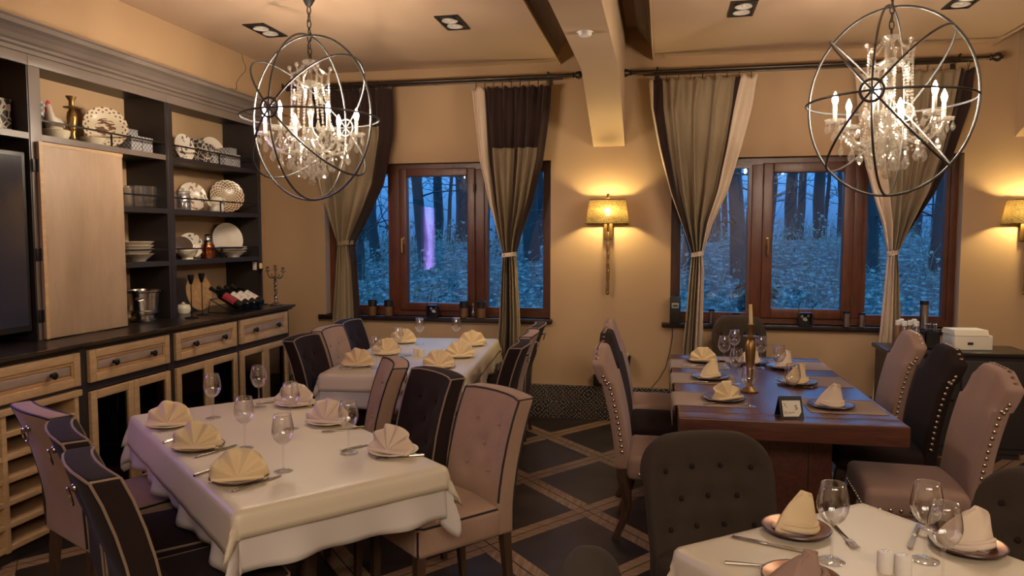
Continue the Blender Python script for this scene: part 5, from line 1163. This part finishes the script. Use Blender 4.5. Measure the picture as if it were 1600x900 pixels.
for k, px in enumerate((1123, 1133, 1160, 1170)):
    t = thing('tealight_glass', 'small clear tealight glass on the right sill, '+('first', 'second', 'third', 'fourth')[k]+' from the left', 'glass', sillpos(px, W2, -.06), 0, 'tealight glasses'); build('cup', one(lathe, [(0, 0), (.02, 0), (.023, .045), (.021, .045), (.018, .006), (0, .006)], 16), 'wine_glass', t); build('candle', one(lathe, [(0, .0065), (.0165, .0065), (.0165, .02), (0, .02)], 12), 'wax', t)
p = sillpos(1055, W2, -.09); t = thing('receiver', 'black electronic box with grey display at the left end of the right sill', 'device', p); bm = B(); rbox(bm, (-.045, -.03, 0), (.045, .035, .235), .006); build('housing', bm, 'black_plastic', t)
bm = B(); rbox(bm, (-.03, -.033, .135), (.03, -.028, .18), .002); d_ = build('display', bm, 'display', t); bm = B(); box(bm, (-.02, -.0345, .15), (.02, -.0325, .165)); build('digits', bm, 'ink', d_)
bm = B(); tube(bm, [(0, .02, .23), (.0, .02, .245)], .008, 8); build('aerial', bm, 'black_plastic', t)
q = [AY(x, y, D-.02) for x, y in ((1050, 500), (1051, 525), (1047, 548), (1040, 575), (1030, 592), (1018, 606))]; tag(build('cable', one(tube, q, .004, 6), 'ink'), 'thin dark cable running down the wall below the black electronic box', 'cable')
p = AY(937, 604, D-.03); t = thing('adapter', 'black adapter box on the wall just above the patterned tiles', 'adapter', (p.x, D, p.z+.012)); bm = B(); rbox(bm, (-.055, -.06, 0), (.055, 0, .10), .006); build('housing', bm, 'black_plastic', t); bm = B(); tube(bm, [(0, -.045, .098), (0, -.045, .112)], .006, 8); build('knob', bm, 'black_metal', t)
p = AY(975, 576, D-.08); t = thing('wall_pot', 'small dark metal pot with white stub candles fixed to the wall', 'pot', (p.x, D-.075, p.z)); build('pot', one(lathe, [(0, 0), (.045, 0), (.058, .10), (.062, .112), (.056, .112), (.044, .01), (0, .01)], 20), 'black_metal', t)
bm = B(); box(bm, (-.012, .05, .07), (.012, .075, .09)); rbox(bm, (-.03, .068, .03), (.03, .075, .13), .003); build('bracket', bm, 'black_metal', t)
bm = B()
for x, y, h in ((-.02, 0, .13), (.02, .01, .14), (0, -.02, .125)): lathe(bm, [(0, .01), (.016, .01), (.016, h), (0, h)], 10, (x, y, 0))
build('candles', bm, 'wax', t)
# sideboard in the right hand corner
sb = thing('sideboard', 'dark sideboard against the wall behind the right hand chairs', 'cabinet', (2.20, 6.20, 0)); SBH = .80
bm = B(); box(bm, (-.5, -.20, .05), (.45, .20, SBH-.03)); box(bm, (-.46, -.17, 0), (.41, .17, .05)); build('carcass', bm, 'dark_lacquer', sb); bm = B(); rbox(bm, (-.53, -.23, SBH-.03), (.48, .21, SBH), .006); build('top', bm, 'counter_black', sb)
for s in (-1, 1):
    bm = B(); rbox(bm, (-.025+s*.235-.22, -.22, .09), (-.025+s*.235+.22, -.198, SBH-.06), .006); d_ = build('door', bm, 'dark_lacquer', sb); bm = B(); ball(bm, (-.025+s*.05, -.235, .45), .014, 10, 6); build('knob', bm, 'black_metal', d_)
p = AY(1511, 560, 6.2); t = thing('paper_box', 'white cardboard box with folded napkins on the dark sideboard', 'box', (p.x, 6.2, SBH+.0005), radians(6)); bm = B(); rbox(bm, (-.14, -.10, 0), (.13, .10, .11), .006); build('body', bm, 'paper', t); bm = B(); prism(bm, [(-.105, .11), (.105, .11), (.085, .15), (-.085, .15)], -.145, .10, 0); build('flap', bm, 'paper', t); bm = B(); rbox(bm, (-.05, -.104, .04), (-.01, -.099, .06), .002); build('grip_hole', bm, 'ink', t)
for k, (px, Y) in enumerate(((1402, 6.16), (1412, 6.12), (1421, 6.17), (1431, 6.12), (1407, 6.27), (1427, 6.27))):
    p = AY(px, 540, Y); t = thing('condiment_bottle', 'glass condiment bottle with white cap on the sideboard, '+('front row first', 'front row second', 'front row third', 'front row fourth', 'back row left', 'back row right')[k], 'bottle', (p.x, Y, SBH+.0005), 0, 'condiment bottles')
    build('vessel', one(lathe, [(0, 0), (.024, 0), (.026, .01), (.026, .13), (.016, .16), (.016, .175), (0, .175)], 16), 'cut_glass' if k % 2 else 'brown_tin', t); build('cap', one(lathe, [(.019, .172), (.019, .205), (.015, .21), (0, .21)], 14), 'white_plastic', t)
p = AY(1453, 545, 6.16); t = thing('cutlery_caddy', 'black caddy of upright utensils on the sideboard', 'caddy', (p.x, 6.16, SBH+.0005)); bm = B()
for lo, hi in (((-.05, -.05, 0), (.05, .05, .006)), ((-.05, -.05, 0), (-.044, .05, .13)), ((.044, -.05, 0), (.05, .05, .13)), ((-.05, -.05, 0), (.05, -.044, .13)), ((-.05, .044, 0), (.05, .05, .13))): box(bm, lo, hi)
build('holder', bm, 'black_plastic', t)
for k in range(5): x = -.032+.016*k; bm = B(); tube(bm, [(x, .01*(k % 3)-.01, .01), (x*1.15, .01*(k % 3)-.012, .17)], .004, 6); ball(bm, (x*1.17, .01*(k % 3)-.012, .18), .009, 8, 5); build('utensil', bm, 'steel', t)
